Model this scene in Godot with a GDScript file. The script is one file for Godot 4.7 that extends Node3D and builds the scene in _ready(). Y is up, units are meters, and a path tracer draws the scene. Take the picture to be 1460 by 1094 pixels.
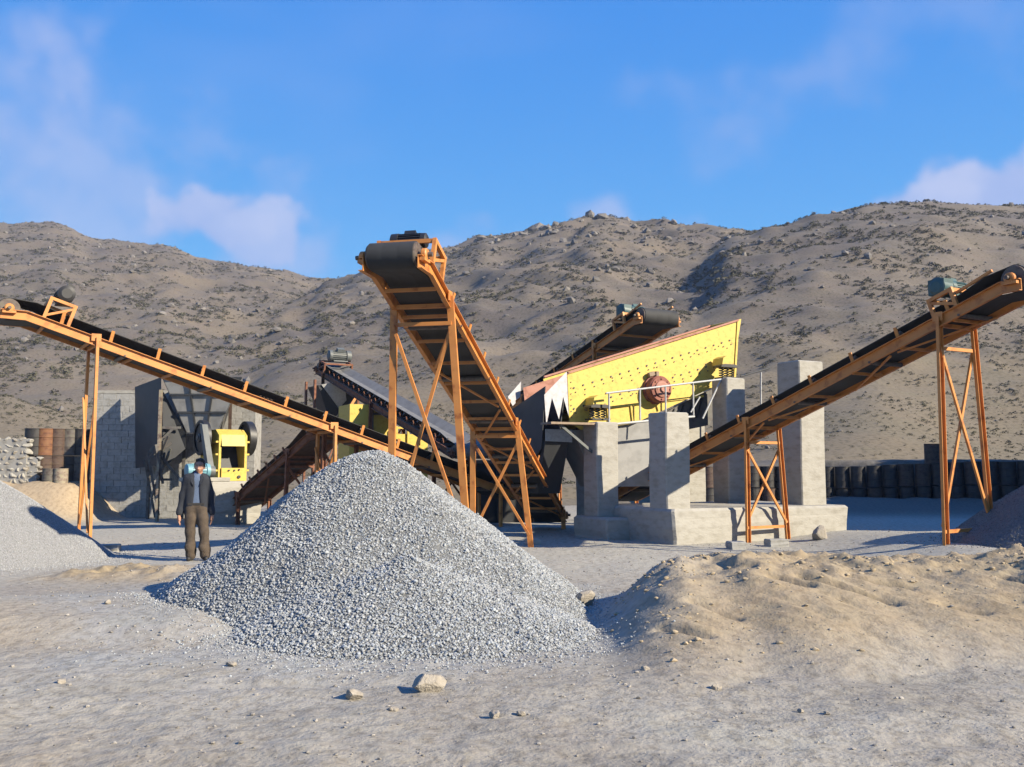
extends Node3D
# Stone crushing plant below dry hills. Units are metres, y is up, "d" below is the distance in front of the viewpoint (z = -d).

const FOCAL := 1350.0      # of the photograph, in its pixels (1460 x 1094)
const EYE := 1.65
const HORIZON := 665.0
var tilt := atan((HORIZON - 547.0) / FOCAL)
var used := {}
var M := {}
var rng := RandomNumberGenerator.new()
var n_big := FastNoiseLite.new()
var n_mid := FastNoiseLite.new()
var n_fine := FastNoiseLite.new()
var n_ridge := FastNoiseLite.new()

# ---------------------------------------------------------------- pixels to places
func ray(px: float, py: float) -> Vector3:
	var x := (px - 730.0) / FOCAL
	var y := (547.0 - py) / FOCAL
	return Vector3(x, sin(tilt) + y * cos(tilt), -(cos(tilt) - y * sin(tilt)))

func at(px: float, py: float, d: float) -> Vector3:
	var r := ray(px, py)
	return Vector3(0, EYE, 0) + r * (d / -r.z)

func gr(px: float, py: float, h := 0.0) -> Vector3:
	var r := ray(px, py)
	return Vector3(0, EYE, 0) + r * ((h - EYE) / r.y)

func on_plane(px: float, py: float, o: Vector3, n: Vector3) -> Vector3:
	var r := ray(px, py)
	return Vector3(0, EYE, 0) + r * (n.dot(o - Vector3(0, EYE, 0)) / n.dot(r))

func W(x: float, d: float, h := 0.0) -> Vector3:
	return Vector3(x, h, -d)

# ---------------------------------------------------------------- nodes
func numbered(called: String) -> String:
	var k: int = used.get(called, -1) + 1
	used[called] = k
	return called if k == 0 else "%s_%03d" % [called, k]

func tag(o: Node, label: String, category: String, group := "", kind := "") -> Node:
	if label: o.set_meta("label", label)
	if category: o.set_meta("category", category)
	if group: o.set_meta("group", group)
	if kind: o.set_meta("kind", kind)
	return o

func thing(called: String, label: String, category: String, pos: Vector3, turn := 0.0, group := "") -> Node3D:
	var o := Node3D.new()
	o.name = numbered(called)
	add_child(o)
	o.position = pos
	o.rotation.y = turn
	tag(o, label, category, group)
	return o

func put(parent: Node, called: String, mesh: Mesh, m: Material, pos := Vector3.ZERO) -> MeshInstance3D:
	var o := MeshInstance3D.new()
	o.name = called if parent != self else numbered(called)
	o.mesh = mesh
	o.material_override = m
	o.position = pos
	parent.add_child(o, true)
	return o

func part(parent: Node, called: String, st: SurfaceTool, m: Material) -> MeshInstance3D:
	return put(parent, called, done(st), m)

func structure(called: String, mesh: Mesh, m: Material, label: String) -> MeshInstance3D:
	var o := put(self, called, mesh, m)
	o.set_meta("kind", "structure")
	o.set_meta("label", label)
	return o

# ---------------------------------------------------------------- shapes
func mb() -> SurfaceTool:
	var st := SurfaceTool.new()
	st.begin(Mesh.PRIMITIVE_TRIANGLES)
	st.set_smooth_group(-1)
	return st

func done(st: SurfaceTool) -> ArrayMesh:
	st.generate_normals()
	return st.commit()

func tri(st: SurfaceTool, a: Vector3, b: Vector3, c: Vector3) -> void:
	st.add_vertex(a)
	st.add_vertex(c)
	st.add_vertex(b)

func quad(st: SurfaceTool, a: Vector3, b: Vector3, c: Vector3, d: Vector3) -> void:   # counter-clockwise seen from outside
	tri(st, a, b, c)
	tri(st, a, c, d)

func hexa(st: SurfaceTool, p: Array) -> void:   # bottom 0-3, top 4-7, counter-clockwise seen from above
	quad(st, p[3], p[2], p[1], p[0])
	quad(st, p[4], p[5], p[6], p[7])
	for i in 4:
		var j := (i + 1) % 4
		quad(st, p[i], p[j], p[4 + j], p[4 + i])

func box(st: SurfaceTool, c: Vector3, s: Vector3, b := Basis()) -> void:
	var h := s * 0.5
	var p := []
	for y in [-1, 1]:
		for q in [[-1, 1], [1, 1], [1, -1], [-1, -1]]:
			p.append(c + b * Vector3(q[0] * h.x, y * h.y, q[1] * h.z))
	hexa(st, p)

func frame(a: Vector3, b: Vector3, up := Vector3.UP) -> Basis:   # x along a-b, y nearest to up
	var x := (b - a).normalized()
	if absf(x.dot(up)) > 0.995:
		up = Vector3.RIGHT if absf(x.x) < 0.9 else Vector3.BACK
	var z := x.cross(up).normalized()
	return Basis(x, z.cross(x).normalized(), z)

func bar(st: SurfaceTool, a: Vector3, b: Vector3, h: float, w: float, up := Vector3.UP, off := Vector3.ZERO) -> void:
	var f := frame(a, b, up)
	box(st, (a + b) * 0.5 + f * off, Vector3(a.distance_to(b), h, w), f)

func channel(st: SurfaceTool, a: Vector3, b: Vector3, h: float, fl: float, t: float, side: float, up := Vector3.UP) -> void:   # web with two flanges that point to side (+z or -z of the frame)
	bar(st, a, b, h, t, up)
	bar(st, a, b, t, fl, up, Vector3(0, h * 0.5 - t * 0.5, side * (fl * 0.5 + t * 0.5)))
	bar(st, a, b, t, fl, up, Vector3(0, -h * 0.5 + t * 0.5, side * (fl * 0.5 + t * 0.5)))

func angle_iron(st: SurfaceTool, a: Vector3, b: Vector3, w: float, t: float, up := Vector3.UP, sz := 1.0, sy := 1.0) -> void:
	bar(st, a, b, t, w, up)
	bar(st, a, b, w - t, t, up, Vector3(0, sy * w * 0.5, sz * (w * 0.5 - t * 0.5)))

func lathe(st: SurfaceTool, a: Vector3, b: Vector3, prof: Array, n := 20, caps := true) -> void:   # prof: [along 0..1, radius]
	var f := frame(a, b)
	var l := a.distance_to(b)
	for i in prof.size() - 1:
		var p0: Array = prof[i]
		var p1: Array = prof[i + 1]
		st.set_smooth_group(i % 2)
		for k in n:
			var u := TAU * k / n
			var v := TAU * (k + 1) / n
			var e0 := f.y * cos(u) + f.z * sin(u)
			var e1 := f.y * cos(v) + f.z * sin(v)
			var q0: Vector3 = a + f.x * l * p0[0]
			var q1: Vector3 = a + f.x * l * p1[0]
			quad(st, q0 + e0 * p0[1], q0 + e1 * p0[1], q1 + e1 * p1[1], q1 + e0 * p1[1])
	st.set_smooth_group(-1)
	if caps:
		for e in 2:
			var pr: Array = prof[0 if e == 0 else prof.size() - 1]
			var c: Vector3 = a + f.x * l * pr[0]
			for k in n:
				var u := TAU * k / n
				var v := TAU * (k + 1) / n
				var p: Vector3 = c + (f.y * cos(u) + f.z * sin(u)) * pr[1]
				var q: Vector3 = c + (f.y * cos(v) + f.z * sin(v)) * pr[1]
				if e == 0: tri(st, c, q, p)
				else: tri(st, c, p, q)

func tube(st: SurfaceTool, a: Vector3, b: Vector3, r: float, n := 10) -> void:
	lathe(st, a, b, [[0.0, r], [1.0, r]], n)

func slab(st: SurfaceTool, pts: Array, off: Vector3) -> void:   # a flat polygon with thickness: pts in 3D, off the way to its back face
	var nrm := Vector3.ZERO
	for i in pts.size():
		var p0: Vector3 = pts[i]
		nrm += p0.cross(pts[(i + 1) % pts.size()])
	var poly := pts.duplicate()
	if nrm.dot(off) > 0:
		poly.reverse()
		nrm = -nrm
	nrm = nrm.normalized()
	var e1: Vector3 = (poly[1] - poly[0]).normalized()
	var e2 := nrm.cross(e1)
	var flat := PackedVector2Array()
	for p in poly:
		flat.append(Vector2((p - poly[0]).dot(e1), (p - poly[0]).dot(e2)))
	var idx := Geometry2D.triangulate_polygon(flat)
	for i in range(0, idx.size(), 3):
		var a: Vector3 = poly[idx[i]]
		var b: Vector3 = poly[idx[i + 1]]
		var c: Vector3 = poly[idx[i + 2]]
		if (b - a).cross(c - a).dot(nrm) < 0:
			var s := b
			b = c
			c = s
		tri(st, a, b, c)
		tri(st, a + off, c + off, b + off)
	for i in poly.size():
		var a: Vector3 = poly[i]
		var b: Vector3 = poly[(i + 1) % poly.size()]
		quad(st, b, a, a + off, b + off)

func rough_block(s: Vector3, bevel: float, wob: float, sd: int) -> ArrayMesh:   # bevelled box standing on y = 0, faces a little uneven
	var st := mb()
	var r := RandomNumberGenerator.new()
	r.seed = sd
	var ys := [0.0, s.y * 0.25, s.y * 0.5, s.y * 0.75, s.y - bevel]
	var rings := []
	for y in ys:
		var ring := []
		for q in [[-1, 1], [1, 1], [1, -1], [-1, -1]]:
			var hx: float = s.x * 0.5
			var hz: float = s.z * 0.5
			var jx := r.randf_range(-wob, wob)
			var jz := r.randf_range(-wob, wob)
			var first := [Vector3(q[0] * hx + jx, y, q[1] * (hz - bevel) + jz), Vector3(q[0] * (hx - bevel) + jx, y, q[1] * hz + jz)]
			if q[0] * q[1] > 0: first.reverse()
			ring.append_array(first)
		rings.append(ring)
	var top := []
	for p in rings[4]:
		top.append(Vector3(p.x * (1.0 - 2.0 * bevel / s.x), s.y + r.randf_range(-wob, wob) * 0.4, p.z * (1.0 - 2.0 * bevel / s.z)))
	rings.append(top)
	for i in rings.size() - 1:
		for k in 8:
			var j := (k + 1) % 8
			quad(st, rings[i][k], rings[i][j], rings[i + 1][j], rings[i + 1][k])
	for k in range(1, 7):
		tri(st, top[0], top[k], top[k + 1])
		tri(st, rings[0][0], rings[0][k + 1], rings[0][k])
	return done(st)

func stone_mesh(sd: int, squash: float, detail := 1) -> ArrayMesh:   # an angular broken stone about 1 m across
	var r := RandomNumberGenerator.new()
	r.seed = sd
	var g := (1.0 + sqrt(5.0)) / 2.0
	var v := [Vector3(-1, g, 0), Vector3(1, g, 0), Vector3(-1, -g, 0), Vector3(1, -g, 0), Vector3(0, -1, g), Vector3(0, 1, g), Vector3(0, -1, -g), Vector3(0, 1, -g), Vector3(g, 0, -1), Vector3(g, 0, 1), Vector3(-g, 0, -1), Vector3(-g, 0, 1)]
	var f := [[0, 11, 5], [0, 5, 1], [0, 1, 7], [0, 7, 10], [0, 10, 11], [1, 5, 9], [5, 11, 4], [11, 10, 2], [10, 7, 6], [7, 1, 8], [3, 9, 4], [3, 4, 2], [3, 2, 6], [3, 6, 8], [3, 8, 9], [4, 9, 5], [2, 4, 11], [6, 2, 10], [8, 6, 7], [9, 8, 1]]
	for i in v.size():
		v[i] = v[i].normalized() * 0.5
	for step in detail - 1:
		var mids := {}
		var nf := []
		for t in f:
			var m := []
			for e in 3:
				var a: int = t[e]
				var b: int = t[(e + 1) % 3]
				var key := Vector2i(mini(a, b), maxi(a, b))
				if not mids.has(key):
					mids[key] = v.size()
					v.append(((v[a] + v[b]) * 0.5).normalized() * 0.5)
				m.append(mids[key])
			nf.append_array([[t[0], m[0], m[2]], [t[1], m[1], m[0]], [t[2], m[2], m[1]], [m[0], m[1], m[2]]])
		f = nf
	var cuts := []
	for i in 7 + detail * 5:
		cuts.append([Vector3(r.randfn(), r.randfn(), r.randfn()).normalized(), r.randf_range(0.27, 0.44)])
	for i in v.size():
		var p: Vector3 = v[i] * r.randf_range(0.94, 1.08)
		for c in cuts:
			var over: float = p.dot(c[0]) - c[1]
			if over > 0: p -= c[0] * over
		v[i] = p * Vector3(1.0, squash, r.randf_range(0.98, 1.02))
	var st := mb()
	for t in f:
		tri(st, v[t[0]], v[t[1]], v[t[2]])
	return done(st)

func grid_mesh(nx: int, ny: int, pos: PackedVector3Array, col: PackedColorArray) -> ArrayMesh:   # rows of a height field
	var nor := PackedVector3Array()
	nor.resize(pos.size())
	var idx := PackedInt32Array()
	idx.resize((nx - 1) * (ny - 1) * 6)
	var k := 0
	for j in ny:
		for i in nx:
			var q := j * nx + i
			var dx := pos[q + (1 if i < nx - 1 else 0)] - pos[q - (1 if i > 0 else 0)]
			var dy := pos[q + (nx if j < ny - 1 else 0)] - pos[q - (nx if j > 0 else 0)]
			var n := dx.cross(dy)
			nor[q] = (n if n.y > 0 else -n).normalized()
			if i < nx - 1 and j < ny - 1:
				idx[k] = q
				idx[k + 1] = q + nx
				idx[k + 2] = q + 1
				idx[k + 3] = q + 1
				idx[k + 4] = q + nx
				idx[k + 5] = q + nx + 1
				k += 6
	var arr := []
	arr.resize(Mesh.ARRAY_MAX)
	arr[Mesh.ARRAY_VERTEX] = pos
	arr[Mesh.ARRAY_NORMAL] = nor
	arr[Mesh.ARRAY_INDEX] = idx
	if col.size(): arr[Mesh.ARRAY_COLOR] = col
	var m := ArrayMesh.new()
	m.add_surface_from_arrays(Mesh.PRIMITIVE_TRIANGLES, arr)
	return m

func scatter(parent: Node, called: String, mesh: Mesh, m: Material, where: Array, cols: Array) -> MultiMeshInstance3D:
	var mm := MultiMesh.new()
	mm.transform_format = MultiMesh.TRANSFORM_3D
	mm.use_colors = cols.size() > 0
	mm.mesh = mesh
	mm.instance_count = where.size()
	for i in where.size():
		mm.set_instance_transform(i, where[i])
		if cols.size(): mm.set_instance_color(i, cols[i])
	var o := MultiMeshInstance3D.new()
	o.name = called if parent != self else numbered(called)
	o.multimesh = mm
	o.material_override = m
	parent.add_child(o, true)
	o.set_meta("kind", "stuff")
	return o

func any_turn() -> Basis:
	return Basis(Quaternion(rng.randfn(), rng.randfn(), rng.randfn(), rng.randfn() + 0.0001).normalized())

func curve(pts: Array, x: float) -> float:   # smooth interpolation of [x, y] pairs
	if x <= pts[0][0]: return pts[0][1]
	for i in pts.size() - 1:
		if x <= pts[i + 1][0]:
			var t: float = (x - pts[i][0]) / (pts[i + 1][0] - pts[i][0])
			var m0: float = 0.0 if i == 0 else (pts[i + 1][1] - pts[i - 1][1]) / (pts[i + 1][0] - pts[i - 1][0])
			var m1: float = 0.0 if i + 2 >= pts.size() else (pts[i + 2][1] - pts[i][1]) / (pts[i + 2][0] - pts[i][0])
			var h: float = pts[i + 1][0] - pts[i][0]
			var t2 := t * t
			var t3 := t2 * t
			return (2 * t3 - 3 * t2 + 1) * pts[i][1] + (t3 - 2 * t2 + t) * h * m0 + (-2 * t3 + 3 * t2) * pts[i + 1][1] + (t3 - t2) * h * m1
	return pts[-1][1]

func bump(x: float, a: float, b: float) -> float:
	return smoothstep(a, b, x)

func smax(a: float, b: float, k: float) -> float:
	var h := maxf(k - absf(a - b), 0.0) / k
	return maxf(a, b) + h * h * k * 0.25

# ---------------------------------------------------------------- materials
func lin(r: float, g: float, b: float) -> Color:
	return Color(r, g, b).linear_to_srgb()

func noise_tex(sd: int, freq: float, oct: int, stops: Array, size := 512, kind := FastNoiseLite.TYPE_SIMPLEX_SMOOTH, relief := false) -> NoiseTexture2D:
	var n := FastNoiseLite.new()
	n.seed = sd
	n.noise_type = kind
	n.frequency = freq
	n.fractal_octaves = oct
	n.fractal_gain = 0.55
	var t := NoiseTexture2D.new()
	t.width = size
	t.height = size
	t.seamless = true
	t.noise = n
	if relief:
		return t
	var g := Gradient.new()
	var off := PackedFloat32Array()
	var col := PackedColorArray()
	for s in stops:
		off.append(s[0])
		col.append(Color(s[1], s[2], s[3]).linear_to_srgb())
	g.offsets = off
	g.colors = col
	t.color_ramp = g
	return t

func mat(c: Color, rough: float, tex: Texture2D = null, scale := 1.0, metal := 0.0, relief: Texture2D = null, depth := 0.0, world := true) -> StandardMaterial3D:
	var m := StandardMaterial3D.new()
	m.albedo_color = c
	m.roughness = rough
	m.metallic = metal
	if tex or relief:
		m.uv1_triplanar = true
		m.uv1_world_triplanar = world
		m.uv1_scale = Vector3.ONE * scale
	if tex: m.albedo_texture = tex
	if relief:
		m.heightmap_enabled = true
		m.heightmap_texture = relief
		m.heightmap_scale = depth
	return m

func make_materials() -> void:
	var grain := noise_tex(11, 0.02, 5, [[0.0, 0.62, 0.6, 0.58], [0.45, 0.9, 0.9, 0.9], [1.0, 1.15, 1.13, 1.1]])
	var earth := noise_tex(12, 0.012, 6, [[0.0, 0.55, 0.52, 0.48], [0.4, 0.86, 0.85, 0.84], [0.6, 1.0, 1.0, 1.0], [1.0, 1.2, 1.18, 1.14]], 1024)
	var earth_relief := noise_tex(13, 0.03, 6, [], 1024, FastNoiseLite.TYPE_SIMPLEX_SMOOTH, true)
	var paint := noise_tex(14, 0.012, 5, [[0.0, 0.34, 0.22, 0.2], [0.22, 0.62, 0.5, 0.42], [0.36, 0.92, 0.9, 0.86], [0.62, 1.0, 1.0, 1.0], [0.78, 1.0, 1.08, 1.3], [1.0, 0.92, 1.5, 3.6]])
	var dusty := noise_tex(15, 0.01, 5, [[0.0, 0.6, 0.6, 0.6], [0.45, 0.9, 0.9, 0.9], [0.7, 1.5, 1.42, 1.3], [1.0, 2.4, 2.2, 1.9]])
	var cement := noise_tex(16, 0.008, 6, [[0.0, 0.66, 0.64, 0.61], [0.35, 0.88, 0.87, 0.85], [0.55, 1.0, 1.0, 1.0], [1.0, 1.14, 1.13, 1.1]], 1024)
	var cement_relief := noise_tex(17, 0.05, 5, [], 512, FastNoiseLite.TYPE_SIMPLEX_SMOOTH, true)
	var rusty := noise_tex(18, 0.014, 6, [[0.0, 0.3, 0.22, 0.2], [0.4, 0.8, 0.7, 0.65], [0.6, 1.05, 0.95, 0.9], [1.0, 1.8, 1.15, 0.7]])
	var scrubby := noise_tex(19, 0.055, 5, [[0.0, 0.45, 0.46, 0.42], [0.3, 0.62, 0.62, 0.57], [0.42, 0.94, 0.92, 0.9], [0.6, 1.05, 1.03, 1.0], [0.72, 1.3, 1.28, 1.26], [1.0, 1.7, 1.7, 1.7]], 1024)
	var grimy := noise_tex(20, 0.014, 6, [[0.0, 0.5, 0.4, 0.34], [0.25, 0.84, 0.78, 0.7], [0.42, 0.98, 0.98, 0.98], [0.65, 1.0, 1.0, 1.05], [1.0, 0.98, 1.12, 2.2]], 1024)
	M.orange = mat(lin(0.493, 0.198, 0.048), 0.55, paint, 0.45)
	M.rust = mat(lin(0.19, 0.085, 0.05), 0.85, rusty, 0.6)
	M.belt = mat(lin(0.026, 0.027, 0.029), 0.8, dusty, 0.5)
	M.belt_worn = mat(lin(0.15, 0.15, 0.15), 0.85, dusty, 0.5)
	M.steel = mat(lin(0.09, 0.092, 0.095), 0.6, rusty, 0.5)
	M.dark_steel = mat(lin(0.028, 0.030, 0.034), 0.6, dusty, 0.4)
	M.grey_steel = mat(lin(0.230, 0.230, 0.230), 0.6, dusty, 0.35)
	M.roller = mat(lin(0.1, 0.085, 0.075), 0.6, rusty, 1.0)
	M.bright = mat(lin(0.375, 0.375, 0.375), 0.4, grain, 1.0, 0.3)
	M.rail = mat(lin(0.357, 0.365, 0.374), 0.5, grain, 1.0)
	M.yellow = mat(lin(0.500, 0.365, 0.060), 0.55, grimy, 0.45)
	M.pink = mat(lin(0.336, 0.160, 0.120), 0.75, paint, 0.5)
	M.red_oxide = mat(lin(0.22, 0.075, 0.055), 0.7, rusty, 0.8)
	M.teal = mat(lin(0.030, 0.075, 0.080), 0.5, dusty, 1.0)
	M.motor_blue = mat(lin(0.13, 0.28, 0.34), 0.5, dusty, 0.8)
	M.black = mat(lin(0.018, 0.018, 0.02), 0.5, dusty, 1.0)
	M.guard = mat(lin(0.100, 0.110, 0.110), 0.55, dusty, 0.6)
	M.white_sheet = mat(lin(0.409, 0.403, 0.422), 0.5, grain, 0.6)
	M.blue = mat(lin(0.02, 0.06, 0.25), 0.5)
	M.concrete = mat(lin(0.302, 0.290, 0.260), 0.9, cement, 0.35, 0.0, cement_relief, 0.6)
	M.concrete.uv1_scale = Vector3(0.34, 0.6, 0.34)   # the lifts it was poured in
	M.block = mat(lin(0.265, 0.262, 0.250), 0.92, cement, 0.5, 0.0, cement_relief, 0.5)
	M.block_b = mat(lin(0.280, 0.275, 0.262), 0.92, cement, 0.4, 0.0, cement_relief, 0.5)
	M.block_c = mat(lin(0.250, 0.247, 0.237), 0.92, cement, 0.7, 0.0, cement_relief, 0.5)
	M.mortar = mat(lin(0.250, 0.243, 0.230), 0.95, cement, 0.5)
	M.plank = mat(lin(0.256, 0.192, 0.136), 0.85, grain, 1.0)
	M.limestone = mat(lin(0.300, 0.288, 0.258), 0.9, cement, 1.2, 0.0, cement_relief, 0.8)
	M.limestone_b = mat(lin(0.250, 0.226, 0.190), 0.9, cement, 1.2, 0.0, cement_relief, 0.8)
	M.boulder = mat(lin(0.288, 0.259, 0.216), 0.95, earth, 1.3, 0.0, earth_relief, 1.0)
	M.drum_black = mat(lin(0.022, 0.022, 0.024), 0.6, rusty, 0.5)
	M.drum_brown = mat(lin(0.068, 0.045, 0.036), 0.75, rusty, 0.8)
	M.drum_orange = mat(lin(0.160, 0.075, 0.036), 0.75, rusty, 0.7)
	M.drum_grey = mat(lin(0.090, 0.085, 0.080), 0.7, rusty, 0.7)
	M.drum_pale = mat(lin(0.240, 0.215, 0.180), 0.8, rusty, 0.9)
	M.ground = mat(Color.WHITE, 0.97, earth, 0.6, 0.0, earth_relief, 0.7)
	M.ground.vertex_color_use_as_albedo = true
	M.hill = mat(Color.WHITE, 1.0, scrubby, 0.035)
	M.hill.vertex_color_use_as_albedo = true
	M.gravel_bed = mat(lin(0.200, 0.208, 0.212), 0.95, earth, 3.0, 0.0, earth_relief, 3.0)
	M.fines = mat(lin(0.250, 0.252, 0.255), 0.97, earth, 2.0, 0.0, earth_relief, 1.6)
	M.shaded_fines = mat(lin(0.13, 0.135, 0.14), 0.97, earth, 1.2, 0.0, earth_relief, 2.5)  # the same grey fines, darkened to paint in the shade on the heap
	M.stone = mat(Color.WHITE, 0.85)
	M.stone.vertex_color_use_as_albedo = true
	M.leaf = mat(Color.WHITE, 0.95)
	M.leaf.vertex_color_use_as_albedo = true
	M.skin = mat(lin(0.330, 0.170, 0.110), 0.6)
	M.hair = mat(lin(0.012, 0.01, 0.009), 0.7)
	M.jacket = mat(lin(0.020, 0.024, 0.035), 0.9, grain, 4.0, 0.0, earth_relief, 0.8)
	M.shirt = mat(lin(0.084, 0.120, 0.198), 0.9, grain, 4.0)
	M.trousers = mat(lin(0.080, 0.060, 0.044), 0.95, dusty, 2.0, 0.0, earth_relief, 1.6)
	M.boots = mat(lin(0.02, 0.018, 0.016), 0.6)
	M.stencil = mat(lin(0.05, 0.03, 0.02), 0.8)

func _ready() -> void:
	# ---- camera, sky, sun, exposure
	var cam := Camera3D.new()
	cam.name = "camera"
	add_child(cam)
	cam.position = Vector3(0, EYE, 0)
	cam.rotation.x = tilt
	cam.fov = rad_to_deg(2.0 * atan(547.0 / FOCAL))
	cam.near = 0.05
	cam.far = 2000.0
	cam.current = true
	var env := Environment.new()
	env.background_mode = Environment.BG_SKY
	env.sky = make_sky()
	env.tonemap_mode = Environment.TONE_MAPPER_LINEAR
	env.tonemap_exposure = 2.2
	env.fog_enabled = true
	env.fog_density = 0.00024
	env.fog_light_color = Color(0.8, 0.86, 1.0)
	env.sdfgi_enabled = true
	env.ssao_enabled = true
	env.ssil_enabled = true
	var we := WorldEnvironment.new()
	we.name = "environment"
	we.environment = env
	add_child(we)
	var sun := DirectionalLight3D.new()
	sun.name = "sun"
	var e := deg_to_rad(28.0)
	var az := deg_to_rad(28.0)
	sun.basis = Basis.looking_at(-Vector3(cos(az) * cos(e), sin(e), sin(az) * cos(e)))
	sun.light_energy = 1.6
	sun.light_color = Color(1.0, 0.945, 0.84)
	sun.light_angular_distance = 0.5
	sun.shadow_enabled = true
	add_child(sun)

	n_big.seed = 1
	n_big.frequency = 0.09
	n_big.fractal_octaves = 3
	n_mid.seed = 2
	n_mid.frequency = 0.9
	n_mid.fractal_octaves = 4
	n_fine.seed = 3
	n_fine.frequency = 3.2
	n_fine.fractal_octaves = 3
	n_ridge.seed = 4
	n_ridge.frequency = 1.0
	n_ridge.fractal_type = FastNoiseLite.FRACTAL_RIDGED
	n_ridge.fractal_octaves = 4
	make_materials()
	# ---- large structure
	make_ground()
	make_hills()
	make_foundation()
	make_hopper()
	make_heaps()
	# ---- machines
	make_conveyors()
	make_screen()
	make_chutes()
	make_walkway()
	make_jaw()
	make_second_crusher()
	make_drums()
	make_walls()
	make_man()
	make_stones()

func make_conveyors() -> void:
	var a := conveyor("belt_conveyor", "orange belt conveyor rising across the block wall to a head above the fine gravel heap", {
		"tail": at(738, 703, 26.5), "head": at(4, 431, 19.6), "wide": 1.1, "near": -1.0, "kink": 0.45, "pitch": 1.0, "post": 0.25,
		"trestles": [{"s": 11.0, "near": 0.0, "far": 0.45, "x0": 0.05, "x1": 0.72, "leg": 0.13}, {"s": 5.45, "near": 0.02, "far": 0.1, "leg": 0.13, "x0": 0.1}, {"s": 0.6, "near": 0.0, "far": 0.0, "cross": false}],
		"drive": {"back": 1.02, "h": 0.42, "l": 0.5, "r": 0.2, "ml": 0.75, "paint": M.black, "mz": -0.02}})
	# a faded stencilled number on the near beam
	var ts := TextMesh.new()
	var sf := SystemFont.new()
	sf.font_names = ["Droid Sans Mono"]
	ts.font = sf
	ts.text = "1107"
	ts.font_size = 24
	ts.pixel_size = 0.0062
	ts.depth = 0.002
	var lab := put(a, "stencilled_number", ts, M.stencil)
	var q := a.transform.inverse() * at(377, 570, 22.7)
	lab.position = Vector3(q.x, q.y, -0.5485)
	lab.rotation = Vector3(0, PI, -atan2(at(4, 431, 19.6).y - at(738, 703, 26.5).y, 12.4))
	conveyor("belt_conveyor", "tallest orange conveyor rising towards the viewer over the gravel heap", {
		"tail": W(1.42, 25.5, 0.36), "head": at(598, 346, 13.4), "wide": 0.86, "near": -1.0, "kink": 0.5, "pitch": 1.0, "bars": 0.8, "lattice": true, "post": 0.2, "pulley": 0.205,
		"trestles": [{"s": 11.0, "near": 0.34, "far": 0.02, "bars": [0.9], "x0": 0.12, "x1": 0.9, "leg": 0.11}, {"s": 6.15, "near": 0.3, "far": 0.0, "bars": [0.88], "x0": 0.1, "x1": 0.85, "leg": 0.11}, {"s": 0.5, "near": 0.0, "far": 0.0, "cross": false}],
		"drive": {"back": 0.75, "h": 0.36, "l": 0.5, "r": 0.13, "ml": 0.6, "paint": M.black, "mz": 0.05, "z0": -0.46}})
	conveyor("belt_conveyor", "orange conveyor rising past the concrete piers to the stone dust heap", {
		"tail": W(2.6, 25.25, 0.92), "head": at(1452, 389, 15.3), "wide": 0.88, "near": 1.0, "kink": 0.3, "pitch": 1.05, "bars": 1.1, "lattice": true, "post": 0.2,
		"trestles": [{"s": 9.98, "near": 0.05, "far": 0.3, "bars": [0.06, 0.86], "x0": 0.08, "x1": 0.86, "foot_near": 0.28, "foot_far": 0.3, "leg": 0.12}, {"s": 5.15, "near": 0.02, "far": 0.22, "bars": [0.12, 0.82], "x0": 0.15, "x1": 0.76, "leg": 0.11}],
		"drive": {"back": 1.35, "h": 0.3, "l": 0.46, "r": 0.14, "ml": 0.5, "paint": M.teal, "rod": true, "gearbox": true, "gz": 1.0, "mz": -0.1}})
	conveyor("belt_conveyor", "orange conveyor rising behind the yellow screen with a teal motor on top", {
		"tail": W(-0.6, 33.3, 3.42), "head": at(914, 446, 25.8), "wide": 1.3, "near": 1.0, "kink": 0.35, "pitch": 1.1, "bars": 1.2, "lattice": true, "post": 0.2,
		"trestles": [{"s": 2.0, "near": 0.1, "far": 0.1}, {"s": 6.3, "near": 0.1, "far": 0.1}],
		"drive": {"back": 1.0, "h": 0.3, "l": 0.5, "r": 0.17, "ml": 0.55, "paint": M.teal, "rod": true, "gearbox": true, "gz": 1.0, "mz": -0.05}})
	conveyor("belt_conveyor", "long rusty conveyor with a grey belt descending from the dark feed box", {
		"tail": W(-1.55, 25.4, 2.05), "head": at(450, 524, 35.6), "wide": 1.05, "near": -1.0, "kink": 0.3, "pitch": 0.5, "bars": 1.4, "paint": M.rust, "dull": M.rust, "rubber": M.belt_worn, "post": 0.17,
		"trestles": [{"s": 10.8, "near": 0.1, "far": 0.1}, {"s": 6.0, "near": 0.1, "far": 0.1}, {"s": 1.2, "near": 0.0, "far": 0.0}],
		"drive": {"back": 0.7, "h": 0.3, "l": 0.6, "r": 0.22, "ml": 0.9, "paint": M.guard, "mz": 0.1}})
	conveyor("belt_conveyor", "short steep rust brown conveyor climbing from under the jaw crusher", {
		"tail": at(316, 726, 27.6), "head": at(448, 611, 24.6), "wide": 0.95, "near": 1.0, "kink": 0.2, "pitch": 0.4, "bars": 0.7, "lattice": true, "paint": M.rust, "dull": M.rust, "rubber": M.drum_brown, "post": 0.2,
		"trestles": [{"s": 3.3, "near": 0.08, "far": 0.05, "bars": [0.8]}, {"s": 4.9, "near": 0.05, "far": 0.05}, {"s": 0.9, "near": 0.0, "far": 0.0, "cross": false}]})

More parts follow.
